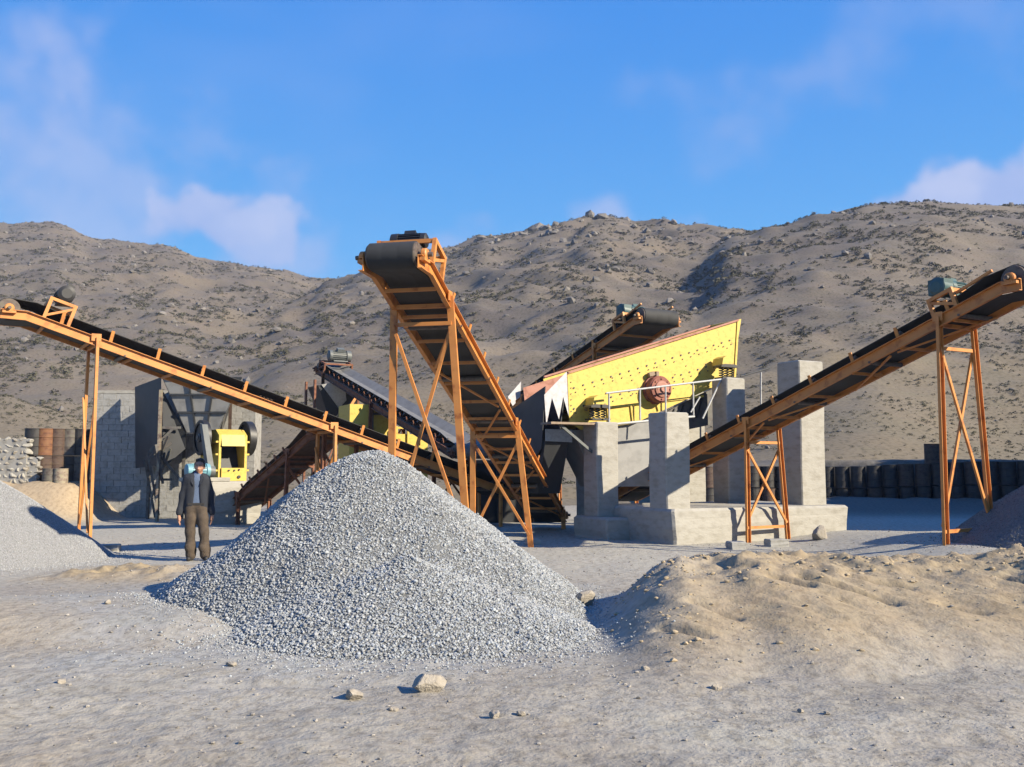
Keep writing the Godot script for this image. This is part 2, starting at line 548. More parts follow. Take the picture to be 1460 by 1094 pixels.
# ---------------------------------------------------------------- sky
func make_sky() -> Sky:
	var w := 2048
	var h := 1024
	var im := Image.create(w, h, false, Image.FORMAT_RGBF)
	var puff := FastNoiseLite.new()
	puff.seed = 5
	puff.frequency = 5.5
	puff.fractal_octaves = 5
	puff.fractal_gain = 0.52
	var veil := FastNoiseLite.new()
	veil.seed = 9
	veil.frequency = 1.5
	veil.fractal_octaves = 4
	# banks of cloud: azimuth (degrees, 0 ahead, right positive), elevation, half widths, strength
	var banks := [[-30.5, 18.0, 11.0, 10.5, 0.58], [-23.5, 15.5, 12.0, 7.0, 0.52], [-27.0, 12.0, 12.0, 4.0, 0.5], [-18.2, 14.6, 4.0, 2.5, 0.8], [-15.4, 13.9, 3.2, 2.2, 0.75], [-11.5, 12.6, 5.0, 2.4, 0.5], [-16.0, 11.6, 8.0, 2.6, 0.5], [23.5, 14.4, 5.5, 1.8, 0.8], [28.5, 15.2, 7.0, 2.4, 0.85],
		[17.0, 22.0, 12.0, 2.6, 0.3], [13.5, 19.6, 6.0, 2.0, 0.28], [5.5, 15.2, 2.6, 1.6, 0.55], [-1.6, 15.0, 2.4, 1.2, 0.4], [26.0, 25.0, 7.0, 2.0, 0.25], [-4.0, 12.4, 4.5, 1.8, 0.4], [8.0, 13.6, 5.0, 1.6, 0.35]]
	var r := RandomNumberGenerator.new()
	r.seed = 31
	for k in 110:   # the sky goes on; unseen higher clouds added to grey its blue fill
		var az := r.randf_range(42.0, 318.0)
		var big := r.randf_range(3.0, 10.0)
		banks.append([az - (360.0 if az > 180.0 else 0.0), 11.0 + 55.0 * pow(r.randf(), 1.6), big, big * r.randf_range(0.3, 0.7), r.randf_range(0.3, 0.85)])
	var cut := h / 2 + 4
	for j in h:
		var el := PI / 2 - PI * (j + 0.5) / h
		var up := maxf(sin(el), 0.0)
		var t := clampf(pow(1.0 - up, 3.2), 0.0, 1.0)
		var base := Color(0.01, 0.1, 0.365).lerp(Color(0.112, 0.32, 0.47), t)
		if j >= cut:
			im.fill_rect(Rect2i(0, j, w, h - j), Color(0.26, 0.25, 0.24))
			break
		var eld := rad_to_deg(el)
		var near := banks.filter(func(b): return absf(eld - b[1]) < b[3] * 1.7)
		for i in w:
			var azd := 360.0 * (i + 0.5) / w
			if azd > 180.0: azd -= 360.0
			var a := deg_to_rad(azd)
			var dir := Vector3(sin(a) * cos(el), sin(el), -cos(a) * cos(el))
			var c := base
			if el > 0.02 and eld < 76.0:
				var n := puff.get_noise_3dv(dir * 1.6)
				var m := 0.0
				var top := 0.0
				for b in near:
					var dx: float = (azd - b[0]) / b[2]
					if absf(dx) > 1.6: continue
					var dy: float = (eld - b[1]) / b[3]
					if dy < 0: dy *= 0.62
					var q: float = 1.0 - sqrt(dx * dx + dy * dy) + n * 0.95
					var f: float = smoothstep(0.1, 0.5 if b[4] > 0.6 else 1.1, q) * b[4]
					if f > 0.0:
						top = maxf(top, f * clampf(0.5 + dy * 0.7 + n, 0.0, 1.0))
						m = maxf(m, f)
				var v := smoothstep(0.05, 0.75, veil.get_noise_3dv(dir * Vector3(1.2, 3.0, 1.2)) + 0.1) * 0.16 * smoothstep(50.0, 30.0, eld)
				c = c.lerp(Color(0.16, 0.225, 0.41), v)
				c = c.lerp(Color(0.18, 0.225, 0.375).lerp(Color(0.27, 0.292, 0.4), top), clampf(m, 0.0, 0.9))
			im.set_pixel(i, j, c)
	var p := PanoramaSkyMaterial.new()
	p.panorama = ImageTexture.create_from_image(im)
	var s := Sky.new()
	s.sky_material = p
	return s

# ---------------------------------------------------------------- ground
func berm(x: float, d: float) -> float:
	var crest := 0.6 + 0.05 * n_big.get_noise_2d(x * 7.0, 3.0) + 0.1 * bump(x, 4.0, 6.5)
	crest *= bump(x, 0.78, 1.85)
	var mid := 11.0 + 0.5 * n_big.get_noise_2d(x * 5.0, 40.0) - 1.3 * bump(x, 2.2, 0.9)
	var front := bump(d, mid - 3.3 + 0.8 * bump(x, 3.0, 0.8), mid)
	front = pow(clampf(lerpf(front, (d - mid + 3.1) / 3.1, 0.6), 0.0, 1.0), 0.8)
	var back := 1.0 - bump(d, mid + 0.2, mid + 2.4)
	return crest * minf(front, back) if d < mid else crest * back

var cracks := [[Vector2(2.72, 9.95), Vector2(3.0, 9.75), 0.1], [Vector2(3.0, 10.0), Vector2(3.75, 9.45), 0.09], [Vector2(3.55, 10.15), Vector2(4.1, 9.9), 0.07], [Vector2(1.35, 8.75), Vector2(1.7, 8.45), 0.08], [Vector2(1.75, 9.3), Vector2(2.1, 9.0), 0.06], [Vector2(5.2, 10.2), Vector2(5.6, 9.5), 0.1], [Vector2(5.5, 9.3), Vector2(5.75, 8.7), 0.08], [Vector2(4.2, 9.4), Vector2(4.5, 9.2), 0.06]]

func drum_line(x: float) -> float:   # how far off the long drum wall stands
	return 38.7 - 0.08 * (x - 7.4) if x < 12.6 else (38.3 - 0.436 * (x - 12.6) if x < 16.5 else 36.6 - 0.6 * (x - 16.5))

func ground_height(x: float, d: float) -> float:
	var h := 0.045 * n_big.get_noise_2d(x * 2.2, d * 2.2)
	if d > 1.0 and d < 48.0 and absf(x) < 22.0:
		var b := 0.0
		if x > 0.6 and d < 15.0:
			b = berm(x, d)
		h += b
		var rough := 0.35 + 0.25 * bump(d, 10.0, 7.0) + 1.5 * bump(b, 0.38, 0.6) + 0.5 * bump(x, 0.0, -4.0) * bump(d, 7.5, 5.5)
		h += rough * (0.035 * n_mid.get_noise_2d(x, d) + 0.036 * maxf(n_fine.get_noise_2d(x, d), -0.12))
		# runnels down the loose bank
		if b > 0.02:
			h -= 0.05 * clampf(b * 3.0, 0.0, 1.0) * maxf(0.0, n_ridge.get_noise_2d(x * 1.3 + d * 0.8, d * 0.35))
			h += 0.12 * bump(b, 0.4, 0.62) * maxf(0.0, n_mid.get_noise_2d(x * 1.7 + 50.0, d * 1.7))
			# open cracks where the bank has slumped
			for q in cracks:
				var on := Geometry2D.get_closest_point_to_segment(Vector2(x, d), q[0], q[1])
				var off := Vector2(x, d).distance_to(on) + 0.02 * n_fine.get_noise_2d(x * 3.0, d * 3.0)
				if off < 0.2: h -= q[2] * exp(-pow(off / 0.055, 2.0))
		if d < 9.0:   # shallow wheel tracks
			for line in [5.7, 7.25]:
				h -= 0.022 * exp(-pow((d - line - 0.35 * sin(x * 0.35 + line)) / 0.13, 2.0)) * (0.7 + n_big.get_noise_2d(x * 6.0, line))
		# low tan scarp on the left
		h += 0.15 * bump(x, -2.4, -3.4) * bump(d, 8.7, 9.7) * (1.0 - bump(d, 10.5, 13.0))
		# earth lumps beside the gravel heap
		h += 0.13 * bump(x, -7.3, -6.3) * bump(x, -4.2, -5.2) * bump(d, 13.6, 14.5) * (1.0 - bump(d, 14.6, 15.8)) * (0.6 + n_mid.get_noise_2d(x * 2.0, d * 2.0))
		h += 0.32 * bump(x, 5.5, 8.0) * bump(d, 13.5, 15.5) * (1.0 - bump(d, 19.0, 25.0))
		# bank that carries the drums on the left
		h += 1.15 * bump(x, -12.3, -13.9) * bump(d, 27.4, 29.8) * (1.0 + 0.12 * n_mid.get_noise_2d(x, d * 0.7))
		# and the one in front of the black drums on the right
		h += 1.45 * bump(x, 6.6, 7.6) * bump(d - drum_line(x), 0.25, 1.0)
		h += (0.42 + 0.16 * n_big.get_noise_2d(x * 6.0, 9.0)) * bump(x, 8.5, 12.0) * bump(d, 32.0, 36.5)
	# unseen bank added on the right, beyond the frame, to shade the drums
	var a := Vector2(29.0, 14.5)
	var e := Vector2(43.0, 49.0)
	var p := Vector2(x, d)
	if x > 14.0 and d > 0.0 and d < 70.0:
		var q := Geometry2D.get_closest_point_to_segment(p, a, e)
		h += 13.5 * pow(clampf(1.0 - p.distance_to(q) / 13.0, 0.0, 1.0), 0.9) * (1.0 + 0.12 * n_big.get_noise_2d(x * 3.0, d * 3.0))
	return h

func ground_color(x: float, d: float) -> Color:
	var v := n_big.get_noise_2d(x * 3.0 + 70.0, d * 3.0)
	var f := n_mid.get_noise_2d(x * 0.9, d * 0.9 + 30.0)
	var c := Color(0.253, 0.230, 0.193).lerp(Color(0.297, 0.279, 0.239), clampf(0.5 + 1.5 * v + 0.5 * f, 0.0, 1.0))
	c = c.lerp(Color(0.269, 0.214, 0.145), clampf(bump(x, -0.5, -5.0) * bump(d, 7.3, 5.0) * (0.45 + 0.8 * f), 0.0, 0.6))
	c = c.lerp(Color(0.197, 0.182, 0.154), clampf((n_mid.get_noise_2d(x * 0.5 + 11.0, d * 0.9) - 0.12) * 1.6, 0.0, 0.45) * bump(d, 12.0, 8.5))
	var sand := 0.0
	if x > 0.6 and d < 16.0: sand = clampf(berm(x, d) * 4.0, 0.0, 1.0)
	c = c.lerp(Color(0.275, 0.212, 0.128), sand * (0.82 + 0.18 * f))
	c = c.lerp(Color(0.322, 0.250, 0.155), clampf(bump(x, -2.2, -3.2) * bump(d, 8.3, 9.0) * (1.0 - bump(d, 10.2, 11.5)) * (0.8 + f), 0.0, 0.9))
	c = c.lerp(Color(0.322, 0.311, 0.273), bump(d, 13.0, 16.0) * (1.0 - bump(d, 30.0, 38.0)) * 0.8)
	var pile := Vector2(x + 1.8, d - 11.2).length()
	c = c.lerp(Color(0.273, 0.274, 0.261), clampf((1.0 - bump(pile, 2.6, 4.6)) * (0.75 + f), 0.0, 0.85))
	c = c.lerp(Color(0.338, 0.266, 0.176), bump(x, -12.0, -13.2) * bump(d, 27.0, 28.5))
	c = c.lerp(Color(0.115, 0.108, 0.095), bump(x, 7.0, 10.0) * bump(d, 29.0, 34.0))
	c = c.lerp(Color(0.266, 0.208, 0.132), bump(x, -7.6, -6.6) * bump(x, -4.0, -5.0) * bump(d, 13.2, 14.0) * (1.0 - bump(d, 15.4, 16.2)) * clampf(0.8 + f, 0.0, 1.0))
	c = c.lerp(Color(0.177, 0.142, 0.095), bump(d, 38.0, 44.0))
	return c

func spread(list: Array) -> PackedFloat32Array:   # [start, end, step] runs of grid lines; a fourth value grows the step
	var out := PackedFloat32Array()
	for s in list:
		var p: float = s[0]
		var st: float = s[2]
		while p < s[1] - 0.0001:
			out.append(p)
			p += st
			if s.size() > 3: st *= s[3]
	out.append(list[-1][1])
	return out

func make_ground() -> void:
	var right := spread([[0.0, 9.0, 0.05], [9.0, 24.0, 0.2], [24.0, 180.0, 0.5, 1.15]])
	var xs := PackedFloat32Array()
	for i in range(right.size() - 1, 0, -1): xs.append(-right[i])
	xs.append_array(right)
	var ds := spread([[-40.0, 2.0, 3.0], [2.0, 16.0, 0.045], [16.0, 24.0, 0.12], [24.0, 46.0, 0.25], [46.0, 150.0, 0.6, 1.15]])
	var pos := PackedVector3Array()
	var col := PackedColorArray()
	for d in ds:
		for x in xs:
			pos.append(Vector3(x, ground_height(x, d), -d))
			col.append(ground_color(x, d))
	structure("ground", grid_mesh(xs.size(), ds.size(), pos, col), M.ground, "dusty grey beige quarry ground with a loose sand bank")

# ---------------------------------------------------------------- hills
var hills_list := [
	# crest distance, foot distance, skyline as [pixel column, pixel row], roughness
	[430.0, 70.0, [[-1600, 345], [-500, 320], [0, 325], [60, 324], [130, 347], [220, 357], [300, 379], [380, 391], [460, 404], [560, 425], [700, 465], [1000, 560], [1300, 640]], 1.0],
	[300.0, 60.0, [[100, 640], [220, 560], [330, 480], [420, 432], [470, 409], [530, 394], [620, 366], [700, 345], [780, 329], [860, 317], [930, 325], [1000, 330], [1060, 335], [1150, 365], [1250, 420], [1400, 500], [1550, 620]], 1.25],
	[245.0, 62.0, [[860, 640], [920, 520], [960, 440], [1000, 378], [1060, 336], [1120, 322], [1180, 308], [1260, 297], [1340, 293], [1400, 297], [1460, 298], [1700, 310], [2600, 350]], 0.8],
	[95.0, 46.0, [[930, 668], [1040, 630], [1120, 592], [1190, 560], [1250, 547], [1310, 556], [1380, 576], [1460, 590], [1700, 600], [2600, 630]], 0.12],
	[92.0, 40.0, [[-1600, 560], [0, 562], [60, 582], [110, 600], [180, 640], [260, 668]], 0.12]]

func hill_height(x: float, d: float) -> float:
	var px := 730.0 + FOCAL * x / d
	var g1 := n_ridge.get_noise_2d(x * 0.016, d * 0.016)
	var g2 := n_ridge.get_noise_2d(x * 0.05 + 9.0, d * 0.05)
	var g3 := n_mid.get_noise_2d(x * 0.09, d * 0.09)
	var all := -3.0
	for hl in hills_list:
		var table: PackedFloat32Array = hl[4]
		var at_px := clampf((px + 1600.0) / 4.0, 0.0, 1048.0)
		var i_px := int(at_px)
		var slope := lerpf(table[i_px], table[i_px + 1], at_px - i_px)
		var dc: float = hl[0] * (1.0 + 0.1 * sin(px * 0.004 + hl[0]))
		var top := EYE + dc * slope
		var t: float = (d - hl[1]) / (dc - hl[1])
		var h: float
		if t < 0.0: h = -4.0 + t * 20.0
		elif t < 1.0: h = top * (0.72 * t + 0.28 * t * t * (3.0 - 2.0 * t))
		else: h = top * (1.0 - 0.9 * (t - 1.0) * (t - 1.0) - 0.1 * (t - 1.0))
		var mid := clampf(t * 4.0, 0.0, 1.0) * clampf((1.15 - t) * 3.0, 0.12, 1.0)
		h += hl[3] * ((2.7 * g1 + 1.1 * g2) * mid + 0.4 * g3 * clampf(t * 4.0, 0.0, 1.0))
		all = smax(all, h, 2.0)
	return all

func make_hills() -> void:
	for hl in hills_list:   # skyline rows as slopes, every four columns
		var table := PackedFloat32Array()
		for k in 1050:
			var y := (547.0 - curve(hl[2], -1600.0 + 4.0 * k)) / FOCAL
			table.append((sin(tilt) + y * cos(tilt)) / (cos(tilt) - y * sin(tilt)))
		hl.append(table)
	var xs := spread([[-430.0, -330.0, 6.0], [-330.0, 330.0, 1.5], [330.0, 430.0, 6.0]])
	var ds := spread([[40.0, 120.0, 1.1], [120.0, 470.0, 1.6], [470.0, 640.0, 8.0]])
	var pos := PackedVector3Array()
	var col := PackedColorArray()
	for d in ds:
		for x in xs:
			if absf(x) > d * 0.95 + 60.0:
				pos.append(Vector3(x, -4.0, -d))
				col.append(Color(0.2, 0.17, 0.13))
				continue
			var h := hill_height(x, d)
			pos.append(Vector3(x, h, -d))
			var n := n_big.get_noise_2d(x * 0.25, d * 0.25)
			var f := n_mid.get_noise_2d(x * 0.12 + 5.0, d * 0.12)
			var c := Color(0.1, 0.086, 0.072).lerp(Color(0.138, 0.114, 0.087), clampf(0.5 + n * 1.4 + 0.4 * f, 0.0, 1.0))
			if d < 112.0: c = c.lerp(Color(0.155, 0.126, 0.082), 0.8 - 0.8 * bump(d, 90.0, 112.0))
			col.append(c)
	structure("hills", grid_mesh(xs.size(), ds.size(), pos, col), M.hill, "dry brown rocky hills behind the plant")
	# broken rock and dry scrub on the slopes
	rng.seed = 77
	for kind in 3:
		var where := []
		var cols := []
		var tries := 0
		var most: int = [1800, 1800, 52000][kind]
		while where.size() < most and tries < 230000:
			tries += 1
			var d := sqrt(rng.randf_range(62.0 * 62.0, 440.0 * 440.0)) if kind < 2 else rng.randf_range(48.0, 400.0)
			var x := rng.randf_range(-0.62, 0.62) * d
			var k := n_mid.get_noise_2d(x * 0.07 + 20.0 * kind, d * 0.07) + 0.5 * n_big.get_noise_2d(x * 0.3, d * 0.3)
			if d < 130.0 and kind < 2 and rng.randf() < 0.7: continue
			var crag := bump(d, 215.0, 275.0) * (1.0 - bump(d, 285.0, 310.0)) * bump(x / d, -0.1, 0.03) * (1.0 - bump(x / d, 0.17, 0.24)) if kind < 2 else 0.0
			if k < (0.12 if kind < 2 else 0.02) and rng.randf() < 0.9 - 0.5 * crag: continue
			var h := hill_height(x, d)
			if h < 0.3: continue
			var s := 0.4 + (1.5 + 3.0 * crag) * pow(rng.randf(), 3.0) + (1.8 * maxf(0.0, k - 0.25) * rng.randf() if kind < 2 else 0.0)
			if d < 150.0: s *= lerpf(0.3, 1.0, bump(d, 60.0, 150.0))
			if kind == 2: s *= 0.55
			var b := any_turn() if kind < 2 else Basis(Vector3.UP, rng.randf() * TAU)
			b = b.scaled(Vector3(s * rng.randf_range(0.8, 1.3), s * rng.randf_range(0.7, 1.1), s * rng.randf_range(0.8, 1.3)))
			where.append(Transform3D(b, Vector3(x, h + s * 0.08, -d)))
			var g := rng.randf_range(0.75, 1.3)
			cols.append(Color(0.12 * g, 0.11 * g, 0.1 * g) if kind < 2 else Color(0.06 * g, 0.058 * g, 0.038 * g))
		if kind < 2:
			var o := scatter(self, "hill_rock", stone_mesh(40 + kind, 0.75), M.stone, where, cols)
			o.set_meta("label", ["grey rocks lying loose over the dry slopes", "angular boulders and outcrops strewn over the hills"][kind])
		else:
			var o := scatter(self, "dry_scrub", bush_mesh(3), M.leaf, where, cols)
			o.set_meta("label", "low dark dry scrub dotted over the brown hills")

func bush_mesh(sd: int) -> ArrayMesh:
	var r := RandomNumberGenerator.new()
	r.seed = sd
	var st := mb()
	for k in 26:
		var a := r.randf() * TAU
		var rad := sqrt(r.randf()) * 0.6
		var p := Vector3(cos(a) * rad, r.randf_range(-0.05, 0.5) * (1.0 - rad * 0.7), sin(a) * rad)
		var u := Vector3(r.randfn(), r.randfn(), r.randfn()).normalized() * 0.22
		var v := Vector3(r.randfn(), r.randfn(), r.randfn()).normalized() * 0.2
		tri(st, p - u, p + u, p + v + Vector3(0, 0.12, 0))
	return done(st)

# ---------------------------------------------------------------- belt conveyors
# The run lies along local x, from the tail at x = 0 to the head at x = run; z is across.
func conveyor(called: String, label: String, p: Dictionary) -> Node3D:
	var t: Vector3 = p.tail          # top of the near beam at the tail
	var e: Vector3 = p.head          # top of the near beam at the head
	var dx := e.x - t.x
	var dd := -(e.z - t.z)
	var run := Vector2(dx, dd).length()
	var turn := atan2(dd, dx)
	var wide: float = p.wide
	var near: float = p.near         # which side (+1 or -1 in local z) the near beam is on
	var zdir := Vector3(sin(turn), 0, cos(turn))
	var base := Vector3(t.x, 0, t.z) - zdir * near * wide * 0.5
	var o := thing(called, label, "conveyor", base, turn, p.get("group", ""))
	var y0 := t.y
	var slope := (e.y - t.y) / run
	var kink: float = p.get("kink", 0.5)
	var bh: float = p.get("beam", 0.2)
	var steel: Material = p.get("paint", M.orange)
	var hang: Material = p.get("dull", M.orange)
	var bw := wide - 0.16
	var up := Vector3(-slope, 1, 0).normalized()
	var yt := func(s: float) -> float: return y0 + slope * minf(s, run - kink)   # top of beams
	var cs := cos(atan(slope))
	# side beams
	for z in [-1.0, 1.0]:
		var st := mb()
		var a := Vector3(0, y0 - bh * 0.5 / cs, z * (wide * 0.5 - 0.01))
		var k := Vector3(run - kink, yt.call(run - kink) - bh * 0.5 / cs, a.z)
		channel(st, a, k, bh, 0.06, 0.012, z, Vector3.UP)
		channel(st, k + Vector3(-0.02, 0, 0), k + Vector3(kink + 0.04, 0.01, 0), bh, 0.06, 0.0125, z, Vector3.UP)
		part(o, "side_beam", st, steel)
	# belt loop
	var loop := []
	var r: float = p.get("pulley", 0.24)
	var lift := 0.085
	var n := int(run / 0.5)
	var hx := run - 0.12
	var hy: float = yt.call(run) + 0.03
	var tx := 0.1
	var ty: float = y0 + 0.0
	for i in n + 1:
		var s := lerpf(tx, hx, float(i) / n)
		var f := minf(bump(s, tx, tx + 0.8), bump(s, hx, hx - 0.9))
		var yy: float = lerpf(ty + 0.2 if s < run * 0.5 else hy + r, yt.call(s) + lift, f)
		loop.append([Vector3(s, yy, 0), f])
	for i in range(1, 8):
		var u := PI * i / 8.0
		loop.append([Vector3(hx + sin(u) * r, hy + cos(u) * r, 0), 0.0])
	for i in n + 1:
		var s := lerpf(hx, tx, float(i) / n)
		var f := minf(bump(s, tx, tx + 0.9), bump(s, hx, hx - 0.9))
		var yy: float = lerpf(ty - 0.2 if s < run * 0.5 else hy - r, yt.call(s) - bh * 0.62 / cs, f)
		loop.append([Vector3(s, yy, 0), 0.0])
	for i in range(1, 8):
		var u := PI * i / 8.0
		loop.append([Vector3(tx - sin(u) * 0.2, ty - cos(u) * 0.2, 0), 0.0])
	var bs := mb()
	bs.set_smooth_group(0)
	var rows := []
	for i in loop.size():
		var q: Vector3 = loop[i][0]
		var before: Vector3 = loop[(i + loop.size() - 1) % loop.size()][0]
		var after: Vector3 = loop[(i + 1) % loop.size()][0]
		var tang := (after - before).normalized()
		var nor := Vector3(-tang.y, tang.x, 0)
		var f: float = loop[i][1]
		var wing := bw * 0.32
		var row := []
		for z in [-0.5, -0.17, 0.17, 0.5]:
			var raise: float = (f * wing * 0.52 if absf(z) > 0.3 else 0.0) + (-0.02 if absf(z) < 0.3 else 0.0) * f
			row.append(q + Vector3(0, 0, z * bw * (1.0 - 0.05 * f)) + nor * raise)
		rows.append([row, nor * 0.014])
	for i in rows.size():
		var ra: Array = rows[i][0]
		var rb: Array = rows[(i + 1) % rows.size()][0]
		var na: Vector3 = rows[i][1]
		var nb: Vector3 = rows[(i + 1) % rows.size()][1]
		for k in 3:
			bs.set_smooth_group(k)
			quad(bs, ra[k + 1], rb[k + 1], rb[k], ra[k])
			bs.set_smooth_group(k + 4)
			quad(bs, ra[k] - na, rb[k] - nb, rb[k + 1] - nb, ra[k + 1] - na)
		bs.set_smooth_group(-1)
		quad(bs, ra[0], rb[0], rb[0] - nb, ra[0] - na)
		quad(bs, ra[3] - na, rb[3] - nb, rb[3], ra[3])
	part(o, "belt", bs, p.get("rubber", M.belt))
	# pulleys
	for q in [[Vector3(hx, hy, 0), r - 0.016, "head_pulley"], [Vector3(tx, ty, 0), 0.184, "tail_pulley"]]:
		var ps := mb()
		var c: Vector3 = q[0]
		lathe(ps, c - Vector3(0, 0, bw * 0.5 + 0.03), c + Vector3(0, 0, bw * 0.5 + 0.03), [[0.0, q[1] - 0.01], [0.03, q[1]], [0.97, q[1]], [1.0, q[1] - 0.01]], 24)
		tube(ps, c - Vector3(0, 0, wide * 0.5 + 0.16), c + Vector3(0, 0, wide * 0.5 + 0.16), 0.035, 10)
		part(o, q[2], ps, M.roller)
		for z in [-1.0, 1.0]:
			var bs2 := mb()
			var hc: Vector3 = c + Vector3(0, 0, z * (wide * 0.5 + 0.045))
			lathe(bs2, hc - Vector3(0, 0, 0.045), hc + Vector3(0, 0, 0.045), [[0.0, 0.075], [0.2, 0.095], [0.8, 0.095], [1.0, 0.075]], 14)
			box(bs2, hc - Vector3(0, 0.08, 0), Vector3(0.26, 0.05, 0.08))
			part(o, "bearing_housing", bs2, hang)
	# idlers
	var pitch: float = p.get("pitch", 1.0)
	var ib := mb()
	var post: float = p.get("post", 0.24)
	bar(ib, Vector3(0, -0.055, -wide * 0.5 + 0.02), Vector3(0, -0.055, wide * 0.5 - 0.02), 0.05, 0.06)
	for z in [-1.0, 1.0]:
		bar(ib, Vector3(0.0, 0.0, z * (wide * 0.5 - 0.03)), Vector3(0.03, post, z * (wide * 0.5 + 0.02)), 0.07, 0.02, Vector3.RIGHT)
		bar(ib, Vector3(0.0, -0.055, z * bw * 0.17), Vector3(0.0, 0.04, z * bw * 0.17), 0.05, 0.015, Vector3.RIGHT)
	var bracket := done(ib)
	var ir := mb()
	tube(ir, Vector3(0, 0.012, -bw * 0.16), Vector3(0, 0.012, bw * 0.16), 0.04, 10)
	for z in [-1.0, 1.0]:
		tube(ir, Vector3(0, 0.018, z * bw * 0.19), Vector3(0, 0.018 + bw * 0.31 * 0.5, z * (bw * 0.19 + bw * 0.31 * 0.86)), 0.04, 10)
	var rollers := done(ir)
	var s := 0.7
	var lean := atan(slope)
	while s < run - 1.1:
		var idl := put(o, "idler", bracket, steel, Vector3(s, yt.call(s), 0))
		idl.rotation.z = lean
		put(idl, "roller", rollers, M.roller)
		s += pitch
	# cross members, return rollers and their hangers
	s = 0.35
	var cm := mb()
	bar(cm, Vector3(0, 0, -wide * 0.5 + 0.02), Vector3(0, 0, wide * 0.5 - 0.02), 0.055, 0.045)
	var cross_mesh := done(cm)
	while s < run - 0.7:
		put(o, "cross_member", cross_mesh, hang, Vector3(s, yt.call(s) - bh / cs + 0.008, 0))
		s += p.get("bars", 0.9)
	s = 0.9
	var rm := mb()
	tube(rm, Vector3(0, 0, -wide * 0.5 + 0.03), Vector3(0, 0, wide * 0.5 - 0.03), 0.045, 12)
	tube(rm, Vector3(0, 0, -wide * 0.5 - 0.07), Vector3(0, 0, wide * 0.5 + 0.07), 0.022, 8)
	var rr_mesh := done(rm)
	while s < run - 1.0:
		put(o, "return_roller", rr_mesh, M.roller, Vector3(s, yt.call(s) - bh * 0.62 / cs - 0.062, 0))
		s += p.get("returns", 1.9)
	# lattice below the frame
	if p.get("lattice", false):
		s = 0.8
		var flip := 1.0
		while s < run - 2.0:
			var ls := mb()
			var s2 := s + 1.5
			bar(ls, Vector3(s, yt.call(s) - bh / cs - 0.03, -flip * (wide * 0.5 - 0.05)), Vector3(s2, yt.call(s2) - bh / cs - 0.03, flip * (wide * 0.5 - 0.05)), 0.03, 0.04)
			part(o, "diagonal_brace", ls, hang)
			flip = -flip
			s = s2 + 0.15
	# trestles
	for tr in p.trestles:
		var ts: float = tr.s
		var top: float = yt.call(ts) - bh * 0.25
		var tp := mb()
		bar(tp, Vector3(ts, top - 0.12, -wide * 0.5), Vector3(ts, top - 0.12, wide * 0.5), 0.07, 0.06)
		var tro := part(o, "trestle", tp, steel)
		var feet := []
		var heads := []
		for z in [-1.0, 1.0]:
			var sp: float = tr.near if z == near else tr.far
			var foot: float = tr.get("foot_near", 0.0) if z == near else tr.get("foot_far", 0.0)
			var a := Vector3(ts, top + 0.03, z * (wide * 0.5 + 0.035))
			var b := Vector3(ts + tr.get("lean", 0.0), foot, z * (wide * 0.5 + 0.035 + sp))
			heads.append(a)
			feet.append(b)
			var lg := mb()
			channel(lg, b, a, tr.get("leg", 0.11), 0.05, 0.01, -z * near * -1.0, Vector3(0, 0, z))
			part(tro, "leg", lg, steel)
			var pl := mb()
			box(pl, a + Vector3(0, 0.0, z * 0.012), Vector3(0.2, 0.16, 0.014))
			part(tro, "gusset_plate", pl, steel)
		for bf in tr.get("bars", []):
			var xs := mb()
			bar(xs, feet[0].lerp(heads[0], bf), feet[1].lerp(heads[1], bf), 0.06, 0.05)
			part(tro, "crossbar", xs, steel)
		var lo: float = tr.get("x0", 0.2)
		var hi: float = tr.get("x1", 0.8)
		if tr.get("cross", true):
			for w in 2:
				var xs := mb()
				bar(xs, feet[w].lerp(heads[w], lo) + Vector3(0.03 - 0.06 * w, 0, 0), feet[1 - w].lerp(heads[1 - w], hi) + Vector3(0.03 - 0.06 * w, 0, 0), 0.05, 0.04)
				part(tro, "cross_brace", xs, steel)
	# drive: stand, motor, guard
	if p.has("drive"):
		drive(o, p.drive, Vector3(run - p.drive.get("back", 1.1), yt.call(run - p.drive.get("back", 1.1)) + 0.0, 0), atan(slope), wide, steel)
	return o

